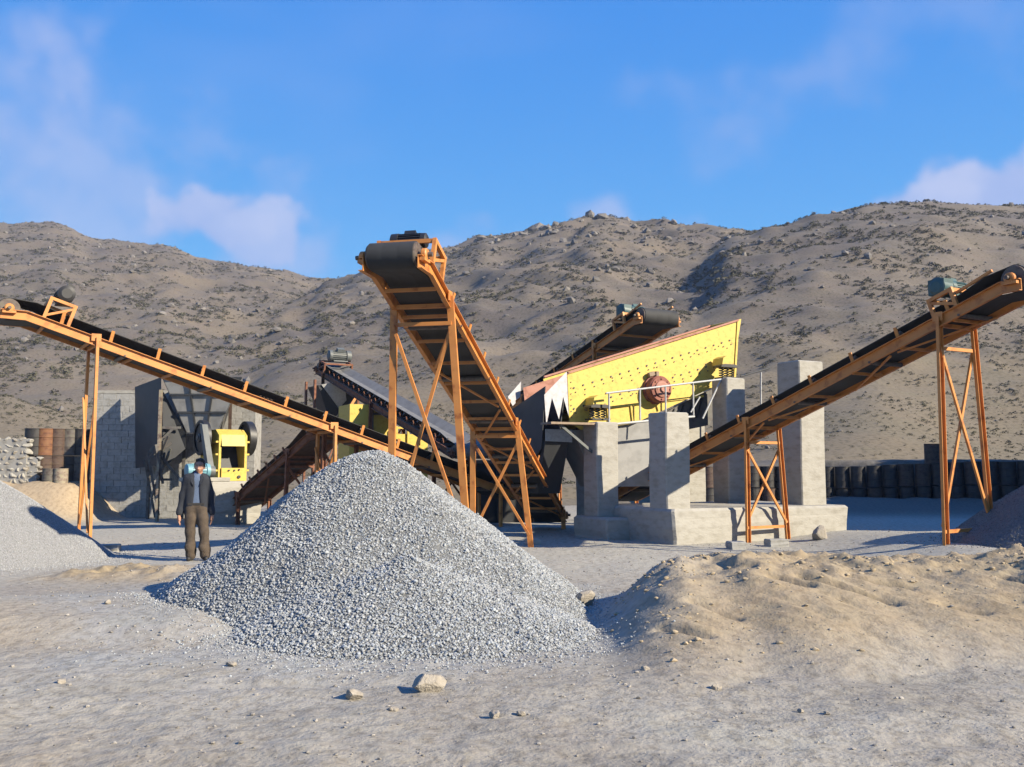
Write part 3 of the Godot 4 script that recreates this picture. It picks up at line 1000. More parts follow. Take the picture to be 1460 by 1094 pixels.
func drive(o: Node3D, v: Dictionary, c: Vector3, lean: float, wide: float, steel: Material) -> void:
	var sh: float = v.get("h", 0.5)
	var l: float = v.get("l", 0.5)
	var z0: float = v.get("z0", -wide * 0.5)
	var z1: float = v.get("z1", wide * 0.5)
	var st := mb()
	var b := Basis(Vector3.BACK, lean)
	var pt := func(x: float, y: float, z: float) -> Vector3: return c + b * Vector3(x, y, 0) + Vector3(0, 0, z)
	for z in [z0, z1]:
		bar(st, pt.call(-l * 0.5, 0.0, z), pt.call(-l * 0.5, sh, z), 0.07, 0.06, Vector3.RIGHT)
		bar(st, pt.call(l * 0.5, 0.0, z), pt.call(l * 0.5, sh, z), 0.07, 0.06, Vector3.RIGHT)
		bar(st, pt.call(-l * 0.5 - 0.035, sh + 0.03, z), pt.call(l * 0.5 + 0.035, sh + 0.03, z), 0.065, 0.062)
		bar(st, pt.call(-l * 0.5, sh * 0.95, z), pt.call(l * 0.5, 0.05, z), 0.05, 0.045)
	for x in [-l * 0.5, l * 0.5]:
		bar(st, pt.call(x, sh + 0.03, z0 + 0.035), pt.call(x, sh + 0.03, z1 - 0.035), 0.06, 0.06)
	if v.get("rod", false):
		bar(st, pt.call(l * 0.5 + 0.02, sh - 0.04, z1 - 0.1), pt.call(l * 0.5 + 0.75, 0.3, z1 - 0.1), 0.045, 0.045)
		bar(st, pt.call(l * 0.5 + 0.02, sh - 0.04, z0 + 0.1), pt.call(l * 0.5 + 0.75, 0.3, z0 + 0.1), 0.045, 0.045)
	part(o, "motor_stand", st, steel)
	var mr: float = v.get("r", 0.16)
	var mz: float = v.get("mz", (z0 + z1) * 0.5)
	var ml: float = v.get("ml", 0.5)
	var mc: Vector3 = pt.call(0.0, sh + 0.08 + mr, mz)
	var ms := mb()
	lathe(ms, mc - Vector3(0, 0, ml * 0.5), mc + Vector3(0, 0, ml * 0.5), [[0.0, mr * 0.55], [0.04, mr * 0.9], [0.16, mr * 0.92], [0.17, mr * 0.8], [0.76, mr * 0.8], [0.77, mr], [0.96, mr * 0.97], [1.0, mr * 0.6]], 22)
	for k in 18:
		var u := TAU * k / 18.0
		var dirv := Vector3(cos(u), sin(u), 0)
		bar(ms, mc + dirv * mr * 0.86 + Vector3(0, 0, -ml * 0.33), mc + dirv * mr * 0.86 + Vector3(0, 0, ml * 0.26), mr * 0.14, 0.012, dirv)
	box(ms, mc + Vector3(0, -mr * 0.95, 0), Vector3(mr * 1.7, 0.04, ml * 0.6))
	var mo := part(o, "drive_motor", ms, v.get("paint", M.teal))
	var tb := mb()
	box(tb, mc + Vector3(-mr * 0.5, mr * 0.95, 0), Vector3(mr * 0.8, mr * 0.6, ml * 0.3), Basis(Vector3.BACK, 0.5))
	part(mo, "terminal_box", tb, v.get("paint", M.teal))
	if v.get("gearbox", false):
		var gs := mb()
		var gc := mc + Vector3(0, -0.02, v.get("gz", -1.0) * (ml * 0.5 + 0.17))
		box(gs, gc, Vector3(mr * 2.3, mr * 2.0, 0.26))
		lathe(gs, gc + Vector3(0, 0, -0.15), gc + Vector3(0, 0, 0.15), [[0.0, mr * 0.7], [0.1, mr * 1.25], [0.9, mr * 1.25], [1.0, mr * 0.7]], 20)
		part(o, "gearbox", gs, v.get("paint", M.teal))
	if v.has("guard"):
		var gz: float = v.guard
		var gs := mb()
		var pa: Vector3 = Vector3(mc.x, mc.y, gz)
		var pb: Vector3 = pt.call(v.get("back", 1.1) - 0.12, 0.02, gz)
		bar(gs, pa, pb, 0.34, 0.12, Vector3.UP)
		tube(gs, pa - Vector3(0, 0, 0.061), pa + Vector3(0, 0, 0.061), 0.21, 22)
		tube(gs, pb - Vector3(0, 0, 0.0615), pb + Vector3(0, 0, 0.0615), 0.27, 22)
		part(o, "belt_guard", gs, v.get("guard_paint", M.black))

# ---------------------------------------------------------------- screen, its foundation and chutes
var scr_o := Vector3(2.1, 0, -22.4)
var scr_turn := deg_to_rad(27.0)

func scr(px: float, py: float, z: float) -> Vector3:   # where the line of sight meets the upright plane at local z, in the screen's own axes
	var b := Basis(Vector3.UP, scr_turn)
	return b.inverse() * (on_plane(px, py, scr_o + b * Vector3(0, 0, z), b.z) - scr_o)

func scr_side(px: float, py: float, x: float) -> Vector3:
	var b := Basis(Vector3.UP, scr_turn)
	return b.inverse() * (on_plane(px, py, scr_o + b * Vector3(x, 0, 0), b.x) - scr_o)

func slab_px(st: SurfaceTool, pix: Array, z: float, thick: float) -> void:
	var pts := []
	for q in pix: pts.append(scr(q[0], q[1], z))
	slab(st, pts, Vector3(0, 0, -thick))

func make_foundation() -> void:
	var o := thing("screen_foundation", "grey concrete foundation with tall square piers carrying the yellow screen", "foundation", scr_o, scr_turn)
	var pl := put(o, "plinth", rough_block(Vector3(5.05, 0.84, 3.2), 0.05, 0.025, 3), M.concrete, Vector3(2.675, -0.1, 1.0))
	pl.set_meta("label", "long low concrete plinth")
	put(o, "step", rough_block(Vector3(0.8, 0.58, 1.5), 0.04, 0.02, 4), M.concrete, Vector3(-0.02, -0.1, 0.15))
	var piers := [[0.0, 0.0, 0.6, 0.45, 2.68], [0.5, 2.0, 0.64, 0.7, 2.82], [3.7, 0.19, 0.6, 0.7, 3.86], [4.6, 1.76, 0.78, 0.7, 4.17], [4.1, -1.95, 0.6, 0.0, 3.86], [0.95, -1.95, 0.6, 0.0, 2.95]]
	var k := 0
	for q in piers:
		k += 1
		var p := put(o, "pier", rough_block(Vector3(q[2], q[4] - q[3], q[2]), 0.025, 0.016, 20 + k), M.concrete, Vector3(q[0], q[3], q[1]))
		if k == 4: p.set_meta("label", "thickest and tallest concrete pier, carrying nothing")

func spring_set(o: Node3D, c: Vector3, far: float) -> void:   # c is the top of the pier
	var mt := mb()
	box(mt, c + Vector3(0, 0.02, 0), Vector3(0.5, 0.04, 0.34))
	slab(mt, [c + Vector3(-0.27, 0.29, 0.15), c + Vector3(0.27, 0.29, 0.15), c + Vector3(0.27, 0.33, 0.15), c + Vector3(0.16, 0.37, 0.15), c + Vector3(-0.16, 0.37, 0.15), c + Vector3(-0.27, 0.33, 0.15)], Vector3(0, 0, -0.34))
	var m := part(o, "spring_mount", mt, M.black)
	for x in [-0.16, 0.0, 0.16]:
		var sp := mb()
		var n := 44
		for i in n:
			var u := TAU * 4.0 * i / n
			var v := TAU * 4.0 * (i + 1) / n
			var a := c + Vector3(x + cos(u) * 0.055, 0.05 + 0.24 * i / n, sin(u) * 0.055)
			var b := c + Vector3(x + cos(v) * 0.055, 0.05 + 0.24 * (i + 1) / n, sin(v) * 0.055)
			tube(sp, a, b, 0.016, 5)
		part(m, "spring", sp, M.black)
	var ar := mb()
	slab(ar, [c + Vector3(-0.14, 0.37, 0.02 * far), c + Vector3(0.18, 0.37, 0.02 * far), c + Vector3(0.16, 0.52, 0.02 * far), c + Vector3(0.02, 0.6, 0.02 * far), c + Vector3(-0.1, 0.54, 0.02 * far)], Vector3(0, 0, -0.4 * far))
	part(o, "bracket", ar, M.yellow)

func make_screen() -> void:
	var o := thing("vibrating_screen", "large yellow vibrating screen box tilted on concrete piers", "vibrating screen", scr_o, scr_turn)
	var zn := -0.42
	var zf := -1.6
	var side := [[809, 534], [1052, 458], [1047, 538], [1000, 560], [905, 604], [828, 613], [812, 602]]
	for z in [zn, zf]:
		var st := mb()
		slab_px(st, side, z, 0.02)
		if z == zf:
			st = mb()
			var pts := []
			for q in side: pts.append(scr(q[0], q[1], zn) + Vector3(0, 0, zf - zn))
			slab(st, pts, Vector3(0, 0, -0.02))
		part(o, "side_plate", st, M.yellow)
	# rust red strip on the upper edge, running on past the yellow plate
	var a := scr(809, 533, zn)
	var b := scr(1052, 457, zn)
	for z in [0.0, zf - zn]:
		var st := mb()
		bar(st, a + Vector3(0, 0.02, z + 0.015), b + Vector3(0, 0.005, z + 0.012), 0.045, 0.08)
		part(o, "top_flange", st, M.pink)
	var pk := mb()
	slab_px(pk, [[746, 553], [812, 532], [812, 580], [750, 590]], zf + 0.03, 0.012)
	part(o, "lip_panel", pk, M.pink).set_meta("label", "faded rust red inner face of the far side plate")
	# end frame at the feed end
	var e0 := scr(1047, 541, zn)
	var e1 := scr(1052, 457, zn)
	var en := mb()
	bar(en, e0, e1, 0.06, 0.1, Vector3.RIGHT, Vector3(0, 0, 0.02))
	bar(en, e0 + Vector3(0.04, 0, zf - zn), e1 + Vector3(0.04, 0, zf - zn), 0.06, 0.1, Vector3.RIGHT)
	slab(en, [e1 + Vector3(0.02, 0.02, 0), e1 + Vector3(0.12, 0.05, 0), e1 + Vector3(0.02, -0.42, 0)], Vector3(0, 0, zf - zn))
	part(o, "end_frame", en, M.yellow)
	# decks and cross tubes between the plates
	for lift in [0.0, 0.45]:
		var dk := mb()
		var d0 := scr(812, 585, zn) + Vector3(0, lift * 0.8, 0)
		var d1 := scr(1046, 510, zn) + Vector3(0, lift * 0.8, 0)
		bar(dk, d0 + Vector3(0, 0, (zf - zn) * 0.5), d1 + Vector3(0, 0, (zf - zn) * 0.5), 0.03, absf(zf - zn) - 0.04)
		part(o, "deck", dk, M.dark_steel)
	for k in 6:
		var tb := mb()
		var q := scr(830 + k * 40, 588 - k * 12.6, zn)
		tube(tb, q + Vector3(0, -0.06, -0.02), q + Vector3(0, -0.06, zf - zn + 0.01), 0.06, 10)
		part(o, "cross_tube", tb, M.yellow)
	# stiffeners on the near plate
	var ribs := [[[842, 584], [1003, 565], 0.05], [[866, 583], [868, 606], 0.03], [[899, 578], [902, 602], 0.03], [[935, 573], [939, 586], 0.03]]
	for q in ribs:
		var rs := mb()
		bar(rs, scr(q[0][0], q[0][1], zn + 0.02), scr(q[1][0], q[1][1], zn + 0.02), q[2], 0.045)
		part(o, "stiffener", rs, M.yellow)
	# bolt heads in rows that follow the decks
	var bolts := mb()
	var p0 := scr(818, 545, zn)
	var p1 := scr(1040, 478, zn)
	var along := (p1 - p0)
	for row in 2:
		for k in 19:
			for two in 2:
				var q := p0 + along * (k / 18.0) + Vector3(0.05 * two, -0.14 - 0.5 * row - 0.1 * two, 0)
				tube(bolts, q + Vector3(0, 0, -0.002), q + Vector3(0, 0, 0.022), 0.024 if two == 0 else 0.016, 6)
	for k in 30:
		var q := p0 + along * rng.randf_range(0.0, 1.0) + Vector3(0, rng.randf_range(-0.95, -0.1), 0)
		if q.y < scr(900, 590, zn).y: continue
		tube(bolts, q + Vector3(0, 0, -0.002), q + Vector3(0, 0, 0.02), 0.015, 6)
	for k in 8:
		var q := scr(813, 545, zn) + Vector3(0.02, -0.14 * k, 0)
		tube(bolts, q, q + Vector3(0, 0, 0.018), 0.014, 6)
	part(o, "bolt_heads", bolts, M.steel).set_meta("kind", "stuff")
	# exciter
	var c := scr(933, 556, zn)
	var ex := mb()
	lathe(ex, c + Vector3(0, 0, -0.01), c + Vector3(0, 0, 0.3), [[0.0, 0.36], [0.3, 0.36], [0.32, 0.33], [0.86, 0.33], [1.0, 0.29]], 32, false)
	lathe(ex, c + Vector3(0, 0, 0.29), c + Vector3(0, 0, 0.31), [[0.0, 0.3], [1.0, 0.3]], 32)
	var exo := part(o, "exciter", ex, M.red_oxide)
	var hub := mb()
	lathe(hub, c + Vector3(0, 0, 0.305), c + Vector3(0, 0, 0.36), [[0.0, 0.2], [0.7, 0.2], [1.0, 0.15]], 28)
	tube(hub, c + Vector3(0, 0, 0.36), c + Vector3(0, 0, 0.4), 0.07, 16)
	part(exo, "cover", hub, M.pink)
	for k in 8:
		var bt := mb()
		var u := TAU * k / 8.0
		tube(bt, c + Vector3(cos(u) * 0.25, sin(u) * 0.25, 0.31), c + Vector3(cos(u) * 0.25, sin(u) * 0.25, 0.335), 0.022, 6)
		part(exo, "bolt", bt, M.red_oxide)
	var lug := mb()
	box(lug, c + Vector3(-0.16, 0.38, 0.1), Vector3(0.16, 0.1, 0.1), Basis(Vector3.BACK, 0.3))
	box(lug, c + Vector3(0.0, 0.39, 0.1), Vector3(0.08, 0.12, 0.12))
	part(exo, "lug", lug, M.plank)
	# springs
	spring_set(o, Vector3(-0.05, 2.68 + 0.055, -0.05), 1.0)
	spring_set(o, Vector3(3.72, 3.86, 0.1), 1.0)
	spring_set(o, Vector3(0.95, 2.95, -1.95), -1.0)
	spring_set(o, Vector3(4.1, 3.86, -1.95), -1.0)

func make_chutes() -> void:
	var o := thing("discharge_chute", "dark steel discharge chute below the lower end of the yellow screen", "chute", scr_o, scr_turn)
	var xl := scr(777, 560, -0.4).x
	var st := mb()
	var pts := []
	for q in [[777, 551], [731, 583], [700, 612], [706, 660], [748, 672], [772, 640]]: pts.append(scr_side(q[0], q[1], xl))
	slab(st, pts, Vector3(0.02, 0, 0))
	part(o, "side_wall", st, M.dark_steel)
	var top_y: float = scr(790, 612, -0.4).y
	var fr := mb()
	slab_px(fr, [[778, 612], [816, 613], [816, 631], [778, 629]], -0.4, 0.02)
	part(o, "front_panel", fr, M.bright)
	var ht := mb()
	var t0 := [Vector3(xl + 0.03, top_y - 0.28, -0.44), Vector3(-0.62, top_y - 0.28, -0.44), Vector3(-0.62, top_y - 0.28, -1.7), Vector3(xl + 0.03, top_y - 0.28, -1.7)]
	var b0 := [Vector3(-1.15, 1.0, -1.0), Vector3(-0.55, 1.0, -1.0), Vector3(-0.55, 1.0, -1.6), Vector3(-1.15, 1.0, -1.6)]
	hexa(ht, [b0[0], b0[1], b0[2], b0[3], t0[0], t0[1], t0[2], t0[3]])
	part(o, "funnel", ht, M.dark_steel)
	var back := mb()
	slab(back, [Vector3(xl + 0.05, top_y + 0.9, -1.62), Vector3(-0.7, top_y + 0.95, -1.62), Vector3(-0.7, top_y - 0.3, -1.62), Vector3(xl + 0.05, top_y - 0.3, -1.62)], Vector3(0, 0, -0.02))
	part(o, "back_wall", back, M.dark_steel)
	var inn := mb()
	slab(inn, [Vector3(-0.72, top_y + 0.85, -0.46), Vector3(-0.72, top_y + 0.85, -1.6), Vector3(-0.9, top_y - 0.3, -1.6), Vector3(-0.9, top_y - 0.3, -0.46)], Vector3(0.02, 0, 0))
	part(o, "inner_wall", inn, M.dark_steel)
	# loose jagged sheets
	var w := mb()
	slab_px(w, [[808, 530], [811, 594], [803, 566], [797, 598], [787, 567], [779, 607], [776, 563]], -0.33, 0.006)
	tag(part_root("torn_sheet", w, M.white_sheet, scr_o, scr_turn), "large torn white metal sheet with two pointed notches at the chute mouth", "metal sheet")
	var w2 := mb()
	slab_px(w2, [[743, 544], [742, 566], [735, 571], [735, 575], [731, 579], [724, 566]], -1.75, 0.006)
	tag(part_root("torn_sheet", w2, M.white_sheet, scr_o, scr_turn), "small torn white metal sheet at the far side of the chute", "metal sheet")
	# hopper under the screen
	var h := thing("underscreen_hopper", "grey steel hopper hanging under the yellow screen between the piers", "hopper", scr_o, scr_turn)
	var hs := mb()
	var ta := [Vector3(-0.45, 2.5, -0.55), Vector3(2.9, 2.95, -0.55), Vector3(2.9, 2.95, -1.5), Vector3(-0.45, 2.5, -1.5)]
	var ba := [Vector3(0.3, 1.15, -0.62), Vector3(2.0, 1.15, -0.62), Vector3(2.0, 1.15, -1.45), Vector3(0.3, 1.15, -1.45)]
	hexa(hs, ba + ta)
	part(h, "funnel", hs, M.grey_steel)
	var eb := mb()
	bar(eb, Vector3(-0.3, 2.5, -0.62), Vector3(2.9, 2.9, -0.62), 0.2, 0.06)
	part(h, "edge_beam", eb, M.dark_steel)
	var ch := mb()
	slab_px(ch, [[925, 600], [1000, 562], [1044, 543], [1012, 606], [975, 614]], -0.58, 0.05)
	part(h, "feed_apron", ch, M.steel)
	for k in 4:
		var rb := mb()
		bar(rb, scr(962 + k * 13, 583 - k * 5, -0.56), scr(955 + k * 13, 602 - k * 2, -0.56), 0.03, 0.05, Vector3.RIGHT)
		part(h, "rib", rb, M.dark_steel)

func part_root(called: String, st: SurfaceTool, m: Material, pos: Vector3, turn: float) -> MeshInstance3D:
	var o := put(self, called, done(st), m, pos)
	o.rotation.y = turn
	return o

func pipe(o: Node3D, called: String, a: Vector3, b: Vector3, r: float, m: Material) -> void:
	var st := mb()
	tube(st, a, b, r, 10)
	part(o, called, st, m)

func make_walkway() -> void:
	var o := thing("walkway_rail", "pale steel pipe handrail beside the yellow screen", "handrail", scr_o, scr_turn)
	var z := 0.26
	var a := scr(864, 561, z)
	var b := scr(1028, 541, z)
	pipe(o, "top_rail", a, b, 0.024, M.rail)
	for q in [[868, 560, 604], [910, 556, 599], [946, 552, 594], [986, 547, 592]]:
		var hi := a.lerp(b, (q[0] - 864.0) / 164.0)
		pipe(o, "post", hi, Vector3(hi.x, scr(q[0], q[2], z).y, hi.z), 0.022, M.rail)
	pipe(o, "brace", b, scr(1002, 597, z), 0.024, M.rail)
	pipe(o, "brace", scr(985, 588, z), scr(998, 566, z), 0.02, M.rail)
	pipe(o, "toe_rail", scr(866, 606, z), scr(990, 594, z), 0.03, M.rail)
	var st := mb()
	var p0 := scr(785, 603, 0.2)
	var p1 := scr(862, 604, 0.2)
	bar(st, p0 + Vector3(0, 0, -0.22), Vector3(p1.x, p0.y, p0.z - 0.22), 0.05, 0.5)
	tag(part_root("plank", st, M.plank, scr_o, scr_turn), "brown plank resting on the pier below the screen spring", "plank")
	var br := mb()
	bar(br, p0 + Vector3(0.3, -0.03, -0.1), Vector3(-0.3, p0.y - 0.66, 0.1), 0.06, 0.05)
	tag(part_root("plank_brace", br, M.guard, scr_o, scr_turn), "grey slanting brace under the brown plank", "brace")
	var r2 := thing("rail_post", "single pale pipe post standing behind the conveyor on the right pier row", "rail post", scr_o, scr_turn)
	pipe(r2, "post", scr(1085, 531, -0.3), scr(1085, 596, -0.3), 0.024, M.rail)
	pipe(r2, "arm", scr(1085, 591, -0.3), scr(1048, 602, -0.3), 0.03, M.dark_steel)
	pipe(r2, "cable", scr(1056, 537, -0.3), scr(1097, 525, -0.3), 0.02, M.dark_steel)

# ---------------------------------------------------------------- jaw crusher, feed hopper, block wall
func flywheel(o: Node3D, c: Vector3, w: float, r: float) -> void:
	var st := mb()
	lathe(st, c - Vector3(w * 0.5, 0, 0), c + Vector3(w * 0.5, 0, 0), [[0.0, r * 0.8], [0.0, r * 0.96], [0.08, r], [0.92, r], [1.0, r * 0.96], [1.0, r * 0.8]], 36, false)
	for e in [-1.0, 1.0]:
		lathe(st, c, c + Vector3(e * w * 0.3, 0, 0), [[0.99, r * 0.82], [1.0, r * 0.25]], 36, false)
	var f := part(o, "flywheel", st, M.black)
	var hb := mb()
	lathe(hb, c - Vector3(w * 0.75, 0, 0), c + Vector3(w * 0.75, 0, 0), [[0.0, r * 0.12], [0.1, r * 0.24], [0.9, r * 0.24], [1.0, r * 0.12]], 18)
	part(f, "hub", hb, M.steel)

func make_jaw() -> void:
	var pos := at(319, 690, 28.0)
	pos.y = 0.0
	var turn := deg_to_rad(37.0)
	var pd := put(self, "crusher_pedestal", rough_block(Vector3(1.5, 1.22, 2.05), 0.04, 0.03, 8), M.concrete, pos)
	pd.rotation.y = turn
	tag(pd, "pale concrete pedestal under the yellow jaw crusher", "pedestal")
	var o := thing("jaw_crusher", "yellow jaw crusher with two black flywheels on a concrete pedestal", "crusher", pos + Vector3(0, 1.22, 0), turn)
	o.scale = Vector3(1.16, 1.03, 1.08)
	for x in [-0.36, 0.36]:
		var st := mb()
		var pts := []
		for q in [[0.62, 0.0], [0.62, 1.28], [0.35, 1.45], [-0.2, 1.45], [-0.8, 1.2], [-0.8, 0.0]]: pts.append(Vector3(x, q[1], q[0]))
		slab(st, pts, Vector3(-0.06 * signf(x), 0, 0))
		part(o, "side_plate", st, M.yellow)
		var rb := mb()
		for y in [0.3, 0.75, 1.1]:
			bar(rb, Vector3(x + 0.03 * signf(x), y, -0.78), Vector3(x + 0.03 * signf(x), y, 0.6), 0.05, 0.08)
		part(o, "rib", rb, M.yellow)
	var tp := mb()
	slab(tp, [Vector3(-0.3, 1.3, 0.6), Vector3(0.3, 1.3, 0.6), Vector3(0.3, 0.98, 0.68), Vector3(-0.3, 0.98, 0.68)], Vector3(0, 0, -0.08))
	slab(tp, [Vector3(-0.3, 1.3, 0.6), Vector3(0.3, 1.3, 0.6), Vector3(0.3, 1.46, 0.3), Vector3(-0.3, 1.46, 0.3)], Vector3(0, -0.06, 0))
	part(o, "front_beam", tp, M.yellow)
	var lo := mb()
	box(lo, Vector3(0, 0.19, 0.62), Vector3(0.6, 0.36, 0.12))
	var lob := part(o, "lower_beam", lo, M.yellow)
	for q in [[-0.12, 0.3], [0.02, 0.3], [0.14, 0.32], [0.14, 0.12]]:
		var bt := mb()
		tube(bt, Vector3(q[0], q[1], 0.67), Vector3(q[0], q[1], 0.71), 0.045 if q[1] < 0.2 else 0.025, 8)
		part(lob, "bolt", bt, M.black)
	var bk := mb()
	box(bk, Vector3(0, 0.6, -0.74), Vector3(0.6, 1.15, 0.08))
	part(o, "back_plate", bk, M.yellow)
	var pit := mb()
	slab(pit, [Vector3(-0.29, 1.3, -0.1), Vector3(0.29, 1.3, -0.1), Vector3(0.29, 0.1, 0.3), Vector3(-0.29, 0.1, 0.3)], Vector3(0, 0, -0.2))
	part(o, "swing_jaw", pit, M.dark_steel)
	var sh := mb()
	tube(sh, Vector3(-0.72, 1.22, 0.0), Vector3(0.72, 1.22, 0.0), 0.08, 14)
	part(o, "shaft", sh, M.steel)
	flywheel(o, Vector3(-0.58, 1.22, 0.0), 0.17, 0.5)
	flywheel(o, Vector3(0.58, 1.22, 0.0), 0.2, 0.5)
	var gd := mb()
	slab(gd, [Vector3(-0.72, 1.62, 0.18), Vector3(-0.72, 1.58, 0.38), Vector3(-0.72, 0.3, 1.0), Vector3(-0.72, 0.2, 0.76)], Vector3(0.14, 0, 0))
	tube(gd, Vector3(-0.7, 0.28, 0.86), Vector3(-0.55, 0.28, 0.86), 0.16, 20)
	part(o, "belt_guard", gd, M.guard)
	var bs := mb()
	box(bs, Vector3(-0.72, 0.06, 0.7), Vector3(1.1, 0.1, 0.5))
	part(o, "motor_base", bs, M.concrete)
	var mt := mb()
	var mc := Vector3(-0.9, 0.3, 0.86)
	lathe(mt, mc - Vector3(0.34, 0, 0), mc + Vector3(0.24, 0, 0), [[0.0, 0.1], [0.04, 0.18], [0.2, 0.19], [0.21, 0.17], [0.8, 0.17], [0.82, 0.2], [0.97, 0.19], [1.0, 0.1]], 22)
	for k in 16:
		var u := TAU * k / 16.0
		var dv := Vector3(0, cos(u), sin(u))
		bar(mt, mc + dv * 0.18 - Vector3(0.2, 0, 0), mc + dv * 0.18 + Vector3(0.12, 0, 0), 0.03, 0.012, dv)
	box(mt, mc + Vector3(-0.05, -0.17, 0), Vector3(0.4, 0.06, 0.36))
	part(o, "motor", mt, M.motor_blue)

func make_hopper() -> void:
	# retaining wall of concrete blocks
	var x0 := at(134, 700, 30.8).x
	var x1 := at(363, 700, 30.8).x
	var dz := 30.8
	var wall := thing("block_wall", "tall grey concrete block retaining wall behind the feed hopper", "wall", W((x0 + x1) * 0.5, dz))
	var l := x1 - x0
	var core := mb()
	box(core, Vector3(0, 2.0, -0.35), Vector3(l - 0.03, 4.02, 0.7))
	part(wall, "core", core, M.mortar)
	var cols := 12
	var bwid := l / cols
	var kinds := []
	for k in 4: kinds.append(rough_block(Vector3(bwid - 0.008, 0.195, 0.1), 0.005, 0.003, 60 + k))
	var half := rough_block(Vector3(bwid * 0.5 - 0.008, 0.195, 0.1), 0.005, 0.003, 71)
	rng.seed = 12
	var mats := [M.block, M.block, M.block_b, M.block_c]
	for r in 20:
		var n := cols if r % 2 == 0 else cols - 1
		for c in n:
			var x: float = -l * 0.5 + bwid * (c + (0.5 if r % 2 == 0 else 1.0))
			put(wall, "block", kinds[rng.randi() % 4], mats[rng.randi() % 4], Vector3(x, r * 0.2 + 0.006, 0.05 - rng.randf() * 0.012))
		if r % 2 == 1:
			for s in [-1.0, 1.0]: put(wall, "block", half, mats[rng.randi() % 4], Vector3(s * (l * 0.5 - bwid * 0.25), r * 0.2 + 0.006, 0.048))
	var cap := mb()
	box(cap, Vector3(0, 4.06, -0.33), Vector3(l + 0.04, 0.1, 0.86))
	part(wall, "coping", cap, M.concrete)
	# steel feed hopper
	var o := thing("feed_hopper", "dark steel feed hopper with ribbed front panel above the jaw crusher", "hopper", at(290, 740, 29.4) * Vector3(1, 0, 1))
	var org := o.position
	var tl := at(231, 539, 28.5) - org
	var tr := at(345, 539, 28.5) - org
	tr.y = tl.y
	var bl := at(266, 618, 28.9) - org
	var br := at(309, 618, 28.9) - org
	br.y = bl.y
	var tlb := Vector3(tl.x - 0.2, tl.y, -1.3)
	var trb := Vector3(tr.x - 0.75, tl.y, -1.3)
	var blb := Vector3(bl.x, bl.y, -0.9)
	var brb := Vector3(br.x - 0.3, br.y, -0.9)
	var st := mb()
	slab(st, [tl, tr, br, bl], Vector3(0, 0, -0.02))
	part(o, "front_panel", st, M.grey_steel)
	for q in [[tl, bl, blb, tlb, Vector3(0.02, 0, 0)], [tr, br, brb, trb, Vector3(-0.02, 0, 0)], [tlb, trb, brb, blb, Vector3(0, 0, 0.02)]]:
		var s2 := mb()
		slab(s2, [q[0], q[1], q[2], q[3]], q[4])
		part(o, "side_panel", s2, M.dark_steel)
	for f in [0.0, 0.3, 0.62, 1.0]:
		var rb := mb()
		bar(rb, tl.lerp(bl, f) + Vector3(0, 0, 0.03), tr.lerp(br, f) + Vector3(0, 0, 0.03), 0.05, 0.06)
		part(o, "rib", rb, M.dark_steel)
	for f in [0.33, 0.66]:
		var rb := mb()
		bar(rb, tl.lerp(tr, f) + Vector3(0, 0, 0.034), bl.lerp(br, f) + Vector3(0, 0, 0.034), 0.045, 0.06, Vector3.RIGHT)
		part(o, "rib", rb, M.dark_steel)
	var wg := mb()
	slab(wg, [at(229, 538, 28.5) - org, at(192, 552, 30.4) - org, at(193, 668, 30.4) - org, at(229, 662, 28.5) - org], Vector3(0.02, 0, 0.01))
	part(o, "wing_plate", wg, M.dark_steel)
	var ap := mb()
	slab(ap, [at(232, 558, 28.7) - org, at(264, 618, 28.9) - org, at(264, 640, 29.0) - org, at(232, 668, 28.7) - org], Vector3(0, 0, -0.02))
	part(o, "apron_plate", ap, M.dark_steel)
	var cream: Material = M.drum_pale
	var posts := [[228, 556, 228, 738, 28.4, 0.13, cream], [212, 640, 212, 738, 29.6, 0.1, M.steel], [327, 576, 327, 640, 29.6, 0.12, M.drum_brown], [262, 600, 262, 738, 29.9, 0.1, M.steel]]
	for q in posts:
		var ps := mb()
		var a: Vector3 = at(q[0], q[1], q[4]) - org
		var b := Vector3(a.x, 0.0 if q[3] > 700 else at(q[2], q[3], q[4]).y, a.z)
		channel(ps, b, a, q[5], 0.06, 0.012, 1.0, Vector3.BACK)
		part(o, "post", ps, q[6])
	for q in [[211, 646, 246, 612, 28.5], [214, 654, 244, 632, 28.6], [222, 634, 232, 690, 28.3], [211, 648, 226, 735, 28.5], [243, 640, 215, 710, 28.6], [206, 655, 221, 738, 29.4], [228, 650, 262, 690, 28.6], [240, 622, 222, 665, 28.5], [308, 618, 318, 592, 29.0], [322, 580, 316, 612, 29.5], [231, 610, 258, 610, 28.6], [228, 684, 245, 684, 28.6]]:
		var bs := mb()
		bar(bs, at(q[0], q[1], q[4]) - org, at(q[2], q[3], q[4] + 0.15) - org, 0.07, 0.05)
		part(o, "brace", bs, M.steel)

